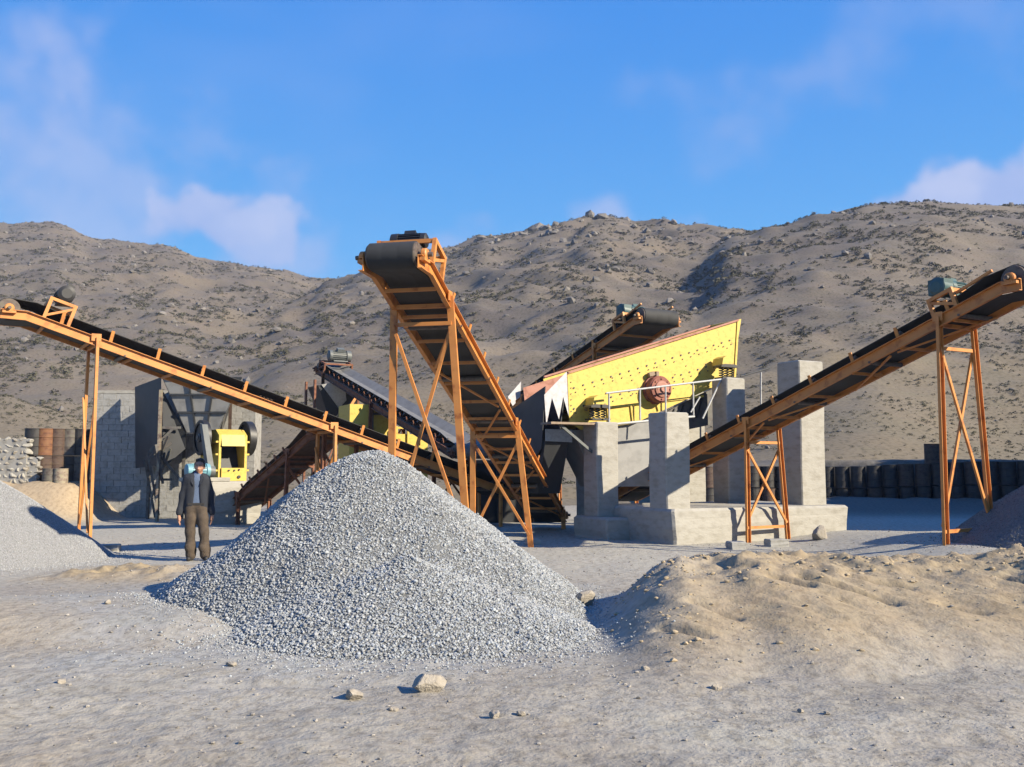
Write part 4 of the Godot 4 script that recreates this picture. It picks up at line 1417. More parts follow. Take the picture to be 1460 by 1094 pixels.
# ---------------------------------------------------------------- second crusher, half hidden behind the belts
func make_second_crusher() -> void:
	var pos := at(560, 690, 31.5)
	pos.y = 0.0
	var turn := deg_to_rad(25.0)
	var o := thing("second_crusher", "yellow impact crusher half hidden behind the long conveyors", "crusher", pos, turn)
	var bd := mb()
	box(bd, Vector3(-0.9, 2.4, -0.3), Vector3(1.4, 2.5, 1.4))
	part(o, "housing", bd, M.yellow)
	var dr := mb()
	box(dr, Vector3(-0.85, 2.6, 0.42), Vector3(0.07, 1.9, 0.05))
	box(dr, Vector3(-0.6, 3.35, 0.42), Vector3(0.4, 0.07, 0.05))
	part(o, "door_bar", dr, M.steel)
	var fr := mb()
	box(fr, Vector3(0.4, 1.9, 0.0), Vector3(1.2, 1.6, 1.2))
	part(o, "rotor_box", fr, M.yellow)
	var f2 := mb()
	for x in [-0.1, 0.3, 0.75]:
		bar(f2, Vector3(x, 1.4, 0.64), Vector3(x, 2.95, 0.64), 0.07, 0.07, Vector3.RIGHT)
	for y in [2.3, 2.9]:
		bar(f2, Vector3(-0.14, y, 0.645), Vector3(0.8, y, 0.645), 0.06, 0.062)
	part(o, "frame_bars", f2, M.yellow)
	var ex := mb()
	for k in 6:
		tube(ex, Vector3(-0.0 + 0.14 * k, 2.05 - 0.06 * (k % 2), 0.6), Vector3(-0.0 + 0.14 * k, 2.05 - 0.06 * (k % 2), 0.68), 0.035, 8)
	part(o, "bolt_heads", ex, M.steel)
	var bs := mb()
	for q in [[-1.4, -0.9], [-1.4, 0.35], [0.8, -0.5], [0.8, 0.5], [-0.3, 0.35]]:
		box(bs, Vector3(q[0], 0.57, q[1]), Vector3(0.3, 1.16, 0.3))
	part(o, "pedestal", bs, M.concrete)
	# made-up dark bin filling in the shade between the tails of the conveyors
	var b := thing("added_shade_bin", "added low dark bin standing in for the shade behind the crossing of the two orange conveyors", "bin", at(725, 745, 28.6) * Vector3(1, 0, 1), 0.15)
	var bw := mb()
	hexa(bw, [Vector3(-1.3, 0.0, 0.5), Vector3(1.3, 0.0, 0.5), Vector3(1.3, 0.0, -0.6), Vector3(-1.3, 0.0, -0.6), Vector3(-1.45, 1.75, 0.6), Vector3(1.45, 1.75, 0.6), Vector3(1.45, 1.75, -0.7), Vector3(-1.45, 1.75, -0.7)])
	part(b, "shell", bw, M.dark_steel)
	for x in [-1.1, -0.37, 0.37, 1.1]:
		var rb := mb()
		bar(rb, Vector3(x, 0.0, 0.54), Vector3(x * 1.1, 1.75, 0.64), 0.08, 0.07, Vector3.RIGHT)
		part(b, "rib", rb, M.dark_steel)
	var rim := mb()
	bar(rim, Vector3(-1.5, 1.78, 0.62), Vector3(1.5, 1.78, 0.62), 0.1, 0.1)
	part(b, "rim", rim, M.steel)
	# feed box under the head of the long conveyor
	var c := thing("feed_box", "dark steel feed box under the head of the long grey conveyor", "chute", at(466, 700, 34.5) * Vector3(1, 0, 1), deg_to_rad(30.0))
	var top := at(466, 552, 34.5).y
	var hx := mb()
	hexa(hx, [Vector3(-0.1, top - 1.15, 0.35), Vector3(0.85, top - 1.15, 0.35), Vector3(0.85, top - 1.15, -0.5), Vector3(-0.1, top - 1.15, -0.5), Vector3(-0.6, top, 0.6), Vector3(0.9, top, 0.6), Vector3(0.9, top, -0.6), Vector3(-0.6, top, -0.6)])
	part(c, "funnel", hx, M.dark_steel)
	var sp := mb()
	slab(sp, [Vector3(-0.5, top + 0.02, 0.66), Vector3(0.35, top + 0.2, 0.66), Vector3(0.5, top - 0.5, 0.52), Vector3(0.25, top - 0.8, 0.46)], Vector3(0, 0, -0.03))
	part(c, "wear_plate", sp, M.bright)
	for q in [[-0.75, 0.5], [-0.75, -0.5], [0.95, 0.5], [0.95, -0.5]]:
		var lg := mb()
		channel(lg, Vector3(q[0], 0, q[1]), Vector3(q[0] * 0.95, top + 0.2, q[1]), 0.12, 0.06, 0.012, 1.0, Vector3.BACK)
		part(c, "leg", lg, M.rust)
	var bx := mb()
	bar(bx, Vector3(0.9, top - 0.2, 0.72), Vector3(0.1, top - 1.5, 0.72), 0.09, 0.07)
	part(c, "brace", bx, M.orange)
	var mo := mb()
	lathe(mo, Vector3(0.35, top - 1.35, 0.95), Vector3(0.95, top - 1.35, 0.95), [[0.0, 0.1], [0.05, 0.19], [0.95, 0.19], [1.0, 0.1]], 18)
	box(mo, Vector3(0.65, top - 1.55, 0.95), Vector3(0.4, 0.08, 0.36))
	part(c, "blue_motor", mo, M.blue)
	var ml := mb()
	box(ml, Vector3(0.65, (top - 1.6) * 0.5, 0.9), Vector3(0.12, top - 1.6, 0.12))
	part(c, "motor_post", ml, M.rust)

# ---------------------------------------------------------------- drums, stone walls
func drum_mesh() -> ArrayMesh:
	var st := mb()
	var pr := []
	for q in [[0.0, 0.285], [0.012, 0.297], [0.03, 0.297], [0.04, 0.286], [0.31, 0.286], [0.325, 0.298], [0.34, 0.286], [0.65, 0.286], [0.665, 0.298], [0.68, 0.286], [0.955, 0.286], [0.965, 0.297], [0.985, 0.297], [0.99, 0.27]]:
		pr.append(q)
	lathe(st, Vector3.ZERO, Vector3(0, 0.87, 0), pr, 18)
	return done(st)

func drum(mesh: Mesh, m: Material, pos: Vector3, label: String, group: String, tip := 0.0) -> void:
	var o := put(self, "steel_drum", mesh, m, pos)
	o.rotation = Vector3(tip, rng.randf() * TAU, 0)
	tag(o, label, "drum", group)

func make_drums() -> void:
	var mesh := drum_mesh()
	rng.seed = 21
	# left stack
	var spots := [[62, 30.4, 0], [79, 30.6, 0], [97, 30.8, 0], [114, 30.9, 0], [46, 30.3, 1], [62, 30.4, 1], [79, 30.6, 1], [97, 30.8, 1], [114, 30.9, 1]]
	var look := [M.drum_brown, M.drum_brown, M.drum_black, M.drum_grey, M.drum_black, M.drum_orange, M.drum_brown, M.drum_grey, M.drum_black]
	var words := ["rusty brown drum on the earth bank under the orange rusted drum", "rusty brown drum on the earth bank under another brown drum", "black drum on the earth bank under the grey drum", "grey drum on the earth bank next to the block wall", "dark drum on top of the white stone pillar", "orange rusted drum in the upper tier of the stack", "rusty brown drum in the upper tier beside the orange one", "grey drum in the upper tier on a black drum", "black drum in the upper tier next to the block wall"]
	for k in spots.size():
		var q: Array = spots[k]
		var x := at(q[0], 690, q[1]).x
		drum(mesh, look[k], W(x, q[1], 1.12 + 0.872 * q[2]), words[k], "drums stacked on the earth bank")
	for q in [[70, 29.75, M.drum_grey, "small grey drum standing in front of the rusty drum stack"], [86, 29.75, M.drum_pale, "small pale drum standing in front of the rusty drum stack"]]:
		var x := at(q[0], 690, q[1]).x
		var o := put(self, "steel_drum", mesh, q[2], W(x, q[1], 1.05))
		o.scale = Vector3(0.75, 0.62, 0.75)
		tag(o, q[3], "drum", "drums stacked on the earth bank")
	# the long wall of black drums
	var ln := [Vector2(7.4, 38.7), Vector2(12.6, 38.3), Vector2(16.5, 36.6), Vector2(20.5, 34.2)]
	var total := 0.0
	for i in 3: total += ln[i].distance_to(ln[i + 1])
	var s := 0.0
	while s < total:
		var left := s
		var i := 0
		while i < 2 and left > ln[i].distance_to(ln[i + 1]):
			left -= ln[i].distance_to(ln[i + 1])
			i += 1
		var p: Vector2 = ln[i].lerp(ln[i + 1], left / ln[i].distance_to(ln[i + 1]))
		var gy := -0.1 + 0.18 * bump(p.x, 13.0, 18.0)
		for tier in 2:
			var dark := rng.randf() < 0.8
			drum(mesh, M.drum_black if dark else M.drum_brown, W(p.x, p.y + 0.04 * tier, gy + 0.872 * tier + 0.03 * rng.randf() * tier), ("black" if dark else "rust brown") + [" drum in the half buried lower tier of the long drum wall", " drum in the upper tier of the long drum wall"][tier], "drums of the long drum wall", rng.randf_range(-0.02, 0.02))
		s += 0.59
	var px := at(1328, 660, 37.0).x
	drum(mesh, M.drum_brown, W(px, 36.9, 1.66), "single dark drum standing on top of the long drum wall", "", 0.0)

func stone_wall(called: String, label: String, pos: Vector3, cols: int, rows: int, w: float, h: float, dep: float, sd: int) -> void:
	var o := thing(called, label, "stone wall", pos)
	rng.seed = sd
	var core := mb()
	box(core, Vector3(0, rows * h * 0.5 - 0.02, -dep * 0.5 + 0.02), Vector3(cols * w - 0.04, rows * h - 0.05, dep))
	part(o, "core", core, M.mortar)
	var kinds := []
	for k in 5: kinds.append(stone_mesh(90 + k, 0.85, 2))
	for r in rows:
		var x := -cols * w * 0.5
		while x < cols * w * 0.5 - 0.06:
			var sw := w * rng.randf_range(0.6, 1.9)
			var s := put(o, "stone", kinds[rng.randi() % 5], M.limestone if rng.randf() < 0.7 else M.limestone_b, Vector3(x + sw * 0.5, (r + 0.5) * h, -0.06 + rng.randf() * 0.03))
			s.rotation = Vector3(rng.randf_range(-0.2, 0.2), rng.randf_range(-0.4, 0.4) + (PI if rng.randf() < 0.5 else 0.0), rng.randf_range(-0.3, 0.3))
			s.scale = Vector3(sw * 1.2, h * rng.randf_range(1.1, 1.45), 0.26)
			x += sw

func make_walls() -> void:
	stone_wall("stone_wall", "whitish dry stone wall on the earth bank beyond the drums", W(at(-2, 690, 29.9).x, 29.9, 1.08), 9, 8, 0.19, 0.185, 0.5, 5)
	stone_wall("stone_pillar", "narrow whitish stone pillar with a drum on top", W(at(44, 690, 29.95).x, 29.95, 1.1), 2, 6, 0.2, 0.145, 0.45, 6)

# ---------------------------------------------------------------- heaps, stones, blocks
func gravel_height(x: float, d: float) -> float:
	var c := Vector2(x + 1.76, d - 11.75)
	var ang := c.angle()
	var sl := 0.735 + 0.03 * sin(ang * 3.0 + 1.0) + 0.07 * bump(-c.x, 0.0, 1.5)
	var r := c.length() * sl
	var h := 2.06 - sqrt(r * r + 0.03)
	h += 0.06 * n_mid.get_noise_2d(x * 0.6, d * 0.6) + 0.08 * n_big.get_noise_2d(x * 7.0, d * 7.0)
	var q := Vector2((x + 1.05) / 1.85, (d - 9.75) / 1.5).length()
	var lobe := 0.72 * (1.0 - q) + 0.04 * n_mid.get_noise_2d(x * 0.9 + 8.0, d * 0.9)
	return smax(h, lobe, 0.1)

func heap_mesh(f: Callable, x0: float, x1: float, d0: float, d1: float, step: float) -> ArrayMesh:
	var nx := int((x1 - x0) / step) + 1
	var ny := int((d1 - d0) / step) + 1
	var pos := PackedVector3Array()
	for j in ny:
		for i in nx:
			var x := x0 + i * step
			var d := d0 + j * step
			pos.append(Vector3(x, maxf(f.call(x, d), -0.25), -d))
	return grid_mesh(nx, ny, pos, PackedColorArray())

func make_heaps() -> void:
	var o := thing("gravel_heap", "large conical heap of crushed grey gravel under the tallest conveyor", "gravel heap", Vector3.ZERO)
	put(o, "core", heap_mesh(gravel_height, -5.2, 1.8, 7.6, 15.2, 0.06), M.gravel_bed)
	rng.seed = 8
	var sets := [[], [], []]
	var cols := [[], [], []]
	var n := 0
	while n < 280000:
		var x := rng.randf_range(-5.6, 2.2)
		var d := rng.randf_range(7.2, 15.4)
		var h := gravel_height(x, d)
		var g := ground_height(x, d)
		n += 1
		var under := h < g
		if under:
			var gap := g - h
			if rng.randf() > 0.4 * exp(-gap * 9.0): continue
			h = g
		var s := (0.012 + 0.024 * pow(rng.randf(), 1.8) + (0.02 if rng.randf() < 0.02 else 0.0)) * (0.8 if under else 1.0)
		var k := rng.randi() % 3
		var b := any_turn().scaled(Vector3(s * 1.2, s, s * 1.2))
		sets[k].append(Transform3D(b, Vector3(x, h + s * rng.randf_range(-0.1, 0.4), -d)))
		var v := rng.randf_range(0.2, 0.33) * (1.2 if rng.randf() < 0.15 else 1.0)
		var tint := rng.randf_range(-0.012, 0.012)
		cols[k].append(Color(v * 0.95 + tint, v, v * 1.04 - tint))
	for k in 3:
		scatter(o, "crushed_stone", stone_mesh(100 + k, [0.7, 0.85, 0.6][k]), M.stone, sets[k], cols[k])
	# finer heap on the left
	var fine := func(x: float, d: float) -> float:
		var r := Vector2(x + 9.95, d - 17.2).length()
		return 1.85 - sqrt(r * r * 0.5 + 0.05) + 0.05 * n_mid.get_noise_2d(x * 0.5, d * 0.5)
	var o2 := thing("fine_gravel_heap", "pale heap of fine gravel beside the orange conveyor leg", "gravel heap", Vector3.ZERO)
	put(o2, "core", heap_mesh(fine, -12.9, -6.8, 14.2, 20.2, 0.08), M.fines)
	var w := []
	var c := []
	for i in 60000:
		var x := rng.randf_range(-10.6, -6.5)
		var d := rng.randf_range(13.5, 19.0)
		var h: float = fine.call(x, d)
		var g := ground_height(x, d)
		if h < g:
			if rng.randf() > 0.4 * exp(-(g - h) * 6.0): continue
			h = g
		var s := rng.randf_range(0.013, 0.028)
		w.append(Transform3D(any_turn().scaled(Vector3.ONE * s), Vector3(x, h + s * 0.2, -d)))
		var v := rng.randf_range(0.2, 0.34)
		c.append(Color(v * 0.98, v, v * 1.02))
	scatter(o2, "crushed_stone", stone_mesh(110, 0.8), M.stone, w, c)
	# heap of grey fines, its shade painted in as darker colour, under the conveyor head on the right
	var dark := func(x: float, d: float) -> float:
		var r := Vector2(x - 11.2, d - 16.4).length()
		return 2.9 - sqrt(r * r * 0.56 + 0.05) + 0.07 * n_mid.get_noise_2d(x * 0.5, d * 0.5)
	var o3 := thing("stone_dust_heap", "grey heap of stone dust, darkened to paint in its shade, around the conveyor trestle foot", "gravel heap", Vector3.ZERO)
	put(o3, "core", heap_mesh(dark, 7.0, 15.4, 12.2, 20.6, 0.08), M.shaded_fines)
	var w3 := []
	var c3 := []
	for i in 22000:
		var x := rng.randf_range(7.0, 11.2)
		var d := rng.randf_range(12.4, 19.5)
		var h: float = dark.call(x, d)
		var g := ground_height(x, d)
		if h < g:
			if rng.randf() > 0.3 * exp(-(g - h) * 6.0): continue
			h = g
		var s := rng.randf_range(0.012, 0.03)
		w3.append(Transform3D(any_turn().scaled(Vector3.ONE * s), Vector3(x, h + s * 0.2, -d)))
		var v := rng.randf_range(0.09, 0.18)  # stones darkened too, to go with the painted shade
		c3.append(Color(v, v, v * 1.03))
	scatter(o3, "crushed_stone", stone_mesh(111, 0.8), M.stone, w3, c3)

func rock(called: String, label: String, px: float, py: float, size: Vector3, sd: int, m: Material, turn := 0.0, group := "") -> void:
	var p := gr(px, py)
	for k in 4: p = gr(px, py, ground_height(p.x, -p.z))
	var o := put(self, called, stone_mesh(sd, 1.0, 3), m, p + Vector3(0, size.y * 0.3, -size.z * 0.3))
	o.scale = size
	o.rotation.y = turn
	tag(o, label, "rock", group)

func make_stones() -> void:
	rock("boulder", "pale jagged boulder lying alone on the dusty foreground", 608, 988, Vector3(0.31, 0.19, 0.24), 301, M.boulder, 0.4)
	rock("boulder", "smaller flat pale rock beside the jagged boulder", 502, 999, Vector3(0.2, 0.11, 0.16), 302, M.boulder, 1.2)
	rock("boulder", "tan boulder wedged between the gravel heap and the sand bank", 834, 866, Vector3(0.34, 0.3, 0.3), 303, M.boulder, 2.0)
	rock("boulder", "pointed grey boulder leaning at the end of the concrete plinth", 1172, 770, Vector3(0.52, 0.42, 0.4), 304, M.limestone_b, 0.7)
	rng.seed = 44
	for q in [[46, 700], [56, 708], [66, 702], [52, 716], [70, 714], [62, 722], [78, 720], [44, 690], [90, 716], [84, 728], [104, 722], [38, 698]]:
		var s := rng.randf_range(0.18, 0.38)
		rock("bank_rock", "tan rock lying loose on the earth bank below the drums", q[0], q[1] - 4, Vector3(s * 1.2, s * 0.8, s), 320 + int(q[0]), M.limestone_b if rng.randf() < 0.5 else M.boulder, rng.randf() * TAU, "rocks on the earth bank")
	for q in [[706, 1024], [742, 1022], [1142, 1017], [1180, 1020], [330, 951], [921, 958], [85, 975], [152, 862], [1022, 985], [560, 1016]]:
		var s := rng.randf_range(0.05, 0.1)
		rock("dirt_clod", "small dark clod of earth lying on the dusty foreground", q[0], q[1], Vector3(s * 1.3, s * 0.7, s), 340 + int(q[0]) % 9, M.boulder, rng.randf() * TAU, "clods on the foreground")
	# footing blocks
	for q in [[1052, 784, 0.32, 0.17, "grey concrete block beside the near foot of the short trestle"], [1110, 780, 0.42, 0.17, "grey concrete block beside the far foot of the short trestle"], [146, 788, 0.5, 0.16, "flat concrete footing block under the tall orange conveyor leg"], [760, 777, 0.3, 0.14, "pale footing block at the foot of the splayed trestle leg"]]:
		var p := gr(q[0], q[1])
		var o := put(self, "footing_block", rough_block(Vector3(q[2], q[3], 0.3), 0.012, 0.008, 400 + int(q[0])), M.block if q[0] > 1000 else M.concrete, Vector3(p.x, ground_height(p.x, -p.z) - 0.02, p.z - 0.15))
		o.rotation.y = 0.2
		tag(o, q[4], "concrete block")
	# loose pebbles and clods
	var w := []
	var c := []
	for i in 12000:
		var d := 3.2 + 22.0 * pow(rng.randf(), 1.5)
		var x := rng.randf_range(-0.62, 0.62) * d * 1.05
		var k := n_mid.get_noise_2d(x * 0.8 + 90.0, d * 0.8)
		if k < 0.05 and rng.randf() < 0.6: continue
		var s := 0.006 + 0.03 * pow(rng.randf(), 5.0) + 0.0006 * d
		w.append(Transform3D(any_turn().scaled(Vector3(s * 1.3, s * 0.8, s)), Vector3(x, ground_height(x, d) + s * 0.15, -d)))
		var v := rng.randf_range(0.12, 0.3)
		c.append(Color(v * 1.05, v * 0.97, v * 0.86))
	scatter(self, "pebbles", stone_mesh(120, 0.8), M.stone, w, c).set_meta("label", "small loose pebbles strewn over the dusty ground")
	w = []
	c = []
	for i in 9000:
		var x := rng.randf_range(0.9, 8.0)
		var d := rng.randf_range(7.6, 13.0)
		var b := berm(x, d)
		var k := n_mid.get_noise_2d(x * 0.9 + 31.0, d * 0.9)
		var edge := bump(b, 0.4, 0.6) + bump(x, 2.6, 1.2) * bump(b, 0.1, 0.3) + 0.4 * bump(x, 5.0, 6.5)
		if b < 0.05 or rng.randf() > 0.03 + edge * (0.5 + k): continue
		var s := 0.01 + 0.05 * pow(rng.randf(), 4.0)
		w.append(Transform3D(any_turn().scaled(Vector3(s * 1.4, s * 0.8, s * 1.1)), Vector3(x, ground_height(x, d) + s * 0.12, -d)))
		var v := rng.randf_range(0.75, 1.05)
		c.append(Color(0.34 * v, 0.27 * v, 0.175 * v))
	scatter(self, "sand_clods", stone_mesh(121, 0.8, 2), M.stone, w, c).set_meta("label", "crumbling clods of sand along the loose bank")

# ---------------------------------------------------------------- the man: smooth bodies from tapered bones
# a bone: [from, to, radius at from, radius at to, squash in z]
func skin_mesh(bones: Array, cell: float, k: float, cut: Variant = null) -> ArrayMesh:
	var lo := Vector3.ONE * 1e9
	var hi := -lo
	for b in bones:
		var r := maxf(b[2], b[3]) + k + cell * 2.0
		for e in 2:
			lo = lo.min(b[e] - Vector3.ONE * r)
			hi = hi.max(b[e] + Vector3.ONE * r)
	var n := Vector3i(((hi - lo) / cell).ceil()) + Vector3i.ONE * 2
	var field := PackedFloat32Array()
	field.resize(n.x * n.y * n.z)
	field.fill(10.0)
	for b in bones:
		var a: Vector3 = b[0]
		var e: Vector3 = b[1]
		var sq: float = b[4] if b.size() > 4 else 1.0
		var r := maxf(b[2], b[3]) + k + cell * 2.0
		var i0 := Vector3i(((a.min(e) - Vector3.ONE * r - lo) / cell).floor()).clamp(Vector3i.ZERO, n - Vector3i.ONE)
		var i1 := Vector3i(((a.max(e) + Vector3.ONE * r - lo) / cell).ceil()).clamp(Vector3i.ZERO, n - Vector3i.ONE)
		var ab := e - a
		ab.z /= sq
		var len2 := maxf(ab.length_squared(), 1e-8)
		for z in range(i0.z, i1.z + 1):
			for y in range(i0.y, i1.y + 1):
				for x in range(i0.x, i1.x + 1):
					var p := lo + Vector3(x, y, z) * cell - a
					p.z /= sq
					var t := clampf(p.dot(ab) / len2, 0.0, 1.0)
					var dist: float = ((p - ab * t).length() - lerpf(b[2], b[3], t)) * minf(1.0, sq)
					var q := x + n.x * (y + n.y * z)
					var f := field[q]
					if f > 5.0: field[q] = dist
					else:
						var h := maxf(k - absf(f - dist), 0.0) / k
						field[q] = minf(f, dist) - h * h * k * 0.25
	if cut != null:
		for z in n.z:
			for y in n.y:
				for x in n.x:
					var q := x + n.x * (y + n.y * z)
					if field[q] < 1.0: field[q] = maxf(field[q], cut.call(lo + Vector3(x, y, z) * cell))
	var ids := {}
	var verts := PackedVector3Array()
	var st := SurfaceTool.new()
	st.begin(Mesh.PRIMITIVE_TRIANGLES)
	st.set_smooth_group(0)
	var step := [1, n.x, n.x * n.y]
	for z in n.z - 1:
		for y in n.y - 1:
			for x in n.x - 1:
				var q := x + n.x * (y + n.y * z)
				if absf(field[q]) > cell * 3.0: continue
				var sum := Vector3.ZERO
				var hits := 0
				for ax in 3:
					for c in 4:
						var o := q
						var base := Vector3(x, y, z)
						var u := (ax + 1) % 3
						var v := (ax + 2) % 3
						if c & 1:
							o += step[u]
							base[u] += 1
						if c & 2:
							o += step[v]
							base[v] += 1
						var f0 := field[o]
						var f1: float = field[o + step[ax]]
						if (f0 < 0.0) != (f1 < 0.0):
							base[ax] += f0 / (f0 - f1)
							sum += base
							hits += 1
				if hits:
					ids[q] = verts.size()
					verts.append(lo + sum / hits * cell)
	for q in ids:
		for ax in 3:
			var f0 := field[q]
			var f1: float = field[q + step[ax]]
			if (f0 < 0.0) == (f1 < 0.0): continue
			var u: int = step[(ax + 1) % 3]
			var v: int = step[(ax + 2) % 3]
			if not (ids.has(q - u) and ids.has(q - v) and ids.has(q - u - v)): continue
			var a := verts[ids[q]]
			var b := verts[ids[q - u]]
			var c := verts[ids[q - u - v]]
			var d := verts[ids[q - v]]
			if f0 < 0.0: quad(st, a, b, c, d)
			else: quad(st, a, d, c, b)
	st.generate_normals()
	return st.commit()

func v3(x: float, y: float, z: float) -> Vector3:
	return Vector3(x, y, z)

func make_man() -> void:
	var p := gr(277, 800)
	p.y = ground_height(p.x, -p.z)
	var o := thing("person", "man standing in an open dark jacket, blue shirt and brown work trousers", "person", p, deg_to_rad(12.0))
	o.scale = Vector3(0.92, 1.0, 0.95)
	# skin: head, neck, hands; one continuous body under the clothes
	var sk := [[v3(0, 1.66, 0.0), v3(0, 1.63, 0.012), 0.088, 0.082, 1.1], [v3(0, 1.585, 0.03), v3(0, 1.6, 0.045), 0.055, 0.06], [v3(0, 1.545, 0.068), v3(0, 1.555, 0.06), 0.022, 0.03],
		[v3(0, 1.5, -0.02), v3(0, 1.58, -0.005), 0.058, 0.054], [v3(0, 1.46, -0.02), v3(0, 1.5, -0.02), 0.07, 0.058],
		[v3(0, 1.635, 0.098), v3(0, 1.6, 0.116), 0.011, 0.017], [v3(-0.012, 1.597, 0.105), v3(0.012, 1.597, 0.105), 0.011, 0.011],
		[v3(-0.045, 1.653, 0.08), v3(0.045, 1.653, 0.08), 0.014, 0.014], [v3(-0.045, 1.61, 0.062), v3(-0.03, 1.6, 0.07), 0.028, 0.025], [v3(0.045, 1.61, 0.062), v3(0.03, 1.6, 0.07), 0.028, 0.025],
		[v3(-0.022, 1.568, 0.092), v3(0.022, 1.568, 0.092), 0.009, 0.009],
		[v3(-0.093, 1.64, -0.005), v3(-0.09, 1.605, 0.0), 0.017, 0.012], [v3(0.093, 1.64, -0.005), v3(0.09, 1.605, 0.0), 0.017, 0.012]]
	var head := put(o, "head", skin_mesh(sk, 0.007, 0.02), M.skin)
	head.rotation = Vector3(0.0, -0.12, -0.03)
	for s in [-1.0, 1.0]:
		var ey := mb()
		lathe(ey, v3(s * 0.034 - 0.014, 1.638, 0.09), v3(s * 0.034 + 0.014, 1.638, 0.09), [[0.0, 0.002], [0.5, 0.0075], [1.0, 0.002]], 8)
		part(head, "eye", ey, M.hair)
		var br := mb()
		bar(br, v3(s * 0.014, 1.661, 0.1), v3(s * 0.058, 1.663, 0.084), 0.007, 0.012)
		part(head, "eyebrow", br, M.hair)
	put(head, "hair", skin_mesh([[v3(0, 1.702, -0.032), v3(0, 1.67, -0.045), 0.09, 0.09, 1.0], [v3(-0.045, 1.748, 0.03), v3(0.045, 1.748, 0.03), 0.03, 0.03], [v3(-0.082, 1.68, 0.02), v3(-0.085, 1.64, 0.0), 0.022, 0.016], [v3(0.082, 1.68, 0.02), v3(0.085, 1.64, 0.0), 0.022, 0.016], [v3(0, 1.62, -0.07), v3(0, 1.58, -0.055), 0.06, 0.045]], 0.008, 0.03), M.hair)
	# hands hang at the thighs
	for s in [-1.0, 1.0]:
		var w := v3(s * 0.303, 0.79, 0.03)
		var bones := [[w + v3(0, 0.06, -0.01), w, 0.026, 0.027], [w, w + v3(-s * 0.006, -0.055, 0.012), 0.028, 0.034, 0.75], [w + v3(-s * 0.006, -0.055, 0.012), w + v3(-s * 0.01, -0.085, 0.02), 0.034, 0.032, 0.7]]
		var lens := [0.078, 0.088, 0.082, 0.064]
		for f in 4:
			var root := w + v3(-s * 0.008, -0.09, 0.038 - 0.019 * f)
			var mid := root + v3(-s * 0.004, -lens[f] * 0.5, 0.004)
			bones.append([root, mid, 0.0105, 0.0095])
			bones.append([mid, mid + v3(-s * 0.018, -lens[f] * 0.45, 0.006), 0.0095, 0.008])
		var tr := w + v3(-s * 0.004, -0.035, 0.04)
		bones.append([w + v3(0, -0.02, 0.02), tr, 0.017, 0.014])
		bones.append([tr, tr + v3(-s * 0.008, -0.045, 0.014), 0.0125, 0.0095])
		put(o, "hand", skin_mesh(bones, 0.006, 0.012), M.skin)
	# shirt
	put(o, "shirt", skin_mesh([[v3(-0.07, 1.4, 0.0), v3(0.07, 1.4, 0.0), 0.1, 0.1, 0.9], [v3(-0.05, 1.38, 0.0), v3(-0.05, 0.96, 0.0), 0.098, 0.1, 0.92], [v3(0.05, 1.38, 0.0), v3(0.05, 0.96, 0.0), 0.098, 0.1, 0.92], [v3(0, 1.46, -0.01), v3(0, 1.5, -0.01), 0.075, 0.068]], 0.014, 0.06), M.shirt)
	# jacket, open down the front
	var open := func(q: Vector3) -> float:
		var half := 0.042 + 0.03 * smoothstep(1.25, 0.9, q.y) + 0.02 * smoothstep(1.35, 1.5, q.y)
		return minf(half - absf(q.x - 0.02), q.z - 0.03)
	var jk := [[v3(-0.1, 1.4, -0.005), v3(0.1, 1.4, -0.005), 0.118, 0.118, 0.88], [v3(-0.085, 1.38, 0.0), v3(-0.095, 0.84, 0.0), 0.118, 0.122, 0.9], [v3(0.085, 1.38, 0.0), v3(0.095, 0.84, 0.0), 0.118, 0.122, 0.9], [v3(0, 1.35, -0.01), v3(0, 0.84, -0.01), 0.115, 0.12, 0.88], [v3(0, 1.45, -0.04), v3(0, 1.5, -0.035), 0.09, 0.085]]
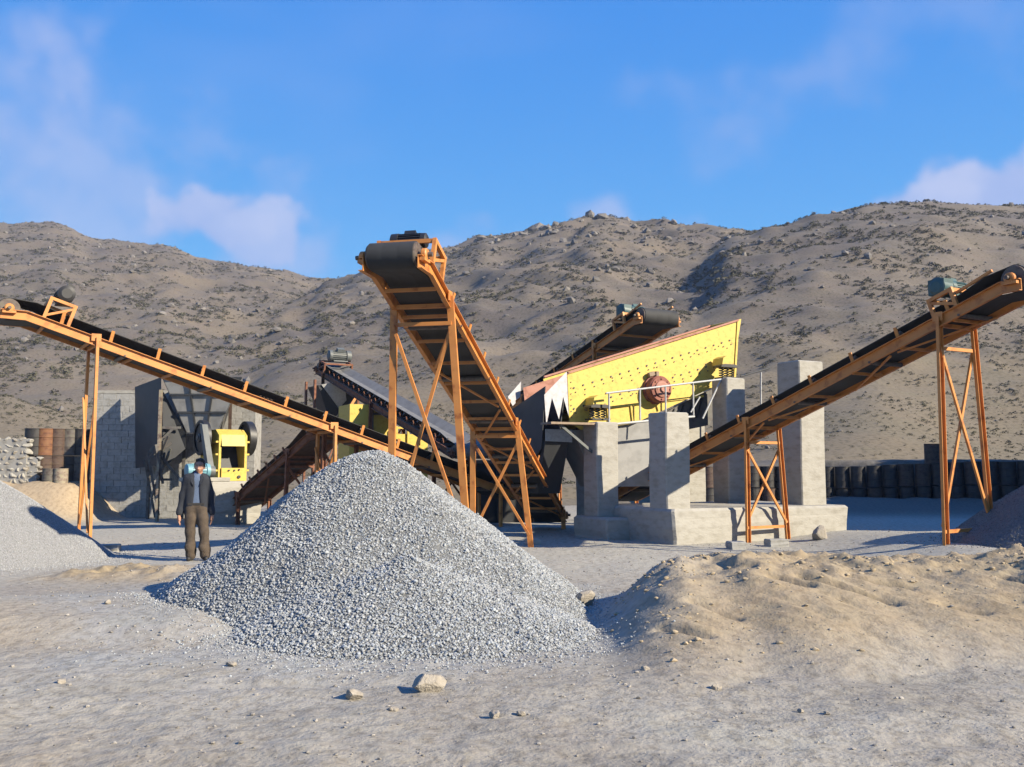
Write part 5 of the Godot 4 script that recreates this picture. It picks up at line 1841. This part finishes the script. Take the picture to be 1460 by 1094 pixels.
	for s in [-1.0, 1.0]:
		var el := v3(s * 0.25, 1.13, -0.02) if s < 0.0 else v3(0.275, 1.14, -0.05)
		jk.append([v3(s * 0.18, 1.42 - 0.012 * s, -0.01), el, 0.072, 0.062])
		jk.append([el, v3(s * 0.3, 0.84, 0.02), 0.06, 0.046])
		jk.append([v3(s * 0.296, 0.87, 0.018), v3(s * 0.302, 0.825, 0.022), 0.049, 0.046])
	var jacket := put(o, "jacket", skin_mesh(jk, 0.014, 0.05, open), M.jacket)
	for s in [-1.0, 1.0]:
		var cl := mb()
		slab(cl, [v3(0.02 + s * 0.07, 1.5, 0.075), v3(0.02 + s * 0.125, 1.45, 0.105), v3(0.02 + s * 0.1, 1.36, 0.13), v3(0.02 + s * 0.062, 1.3, 0.135), v3(0.02 + s * 0.05, 1.47, 0.09)], Vector3(0, 0, -0.02))
		part(jacket, "lapel", cl, M.jacket)
	# trousers, baggy, weight on one leg
	var la := [v3(-0.095, 0.88, 0.0), v3(-0.09, 0.5, 0.03), v3(-0.065, 0.09, -0.01)]
	var lb := [v3(0.1, 0.88, 0.0), v3(0.165, 0.5, 0.06), v3(0.2, 0.092, 0.02)]
	var tr2 := [[v3(-0.08, 0.93, 0.0), v3(0.08, 0.93, 0.0), 0.118, 0.118, 0.9]]
	for l in [la, lb]:
		tr2.append([l[0], l[1], 0.112, 0.09])
		tr2.append([l[1], l[2], 0.088, 0.078])
		tr2.append([l[1] + v3(0.01, -0.22, -0.02), l[1] + v3(-0.01, -0.27, 0.02), 0.086, 0.084])
		tr2.append([l[2] + v3(0.012, 0.09, 0.0), l[2] + v3(-0.01, 0.02, 0.01), 0.084, 0.09])
		tr2.append([l[0].lerp(l[1], 0.4) + v3(0.012, 0, 0.02), l[0].lerp(l[1], 0.55), 0.1, 0.094])
	put(o, "trousers", skin_mesh(tr2, 0.014, 0.045), M.trousers)
	var bt := mb()
	bar(bt, v3(-0.14, 0.985, 0.108), v3(0.16, 0.985, 0.108), 0.035, 0.012)
	part(o, "belt", bt, M.boots)
	for l in [la, lb]:
		var f: Vector3 = l[2]
		put(o, "boot", skin_mesh([[f + v3(0, 0.05, 0), f + v3(0, -0.04, 0.0), 0.055, 0.05], [f + v3(0, -0.045, 0.0), f + v3(signf(f.x) * 0.03, -0.05, 0.15), 0.046, 0.04]], 0.012, 0.03), M.boots)
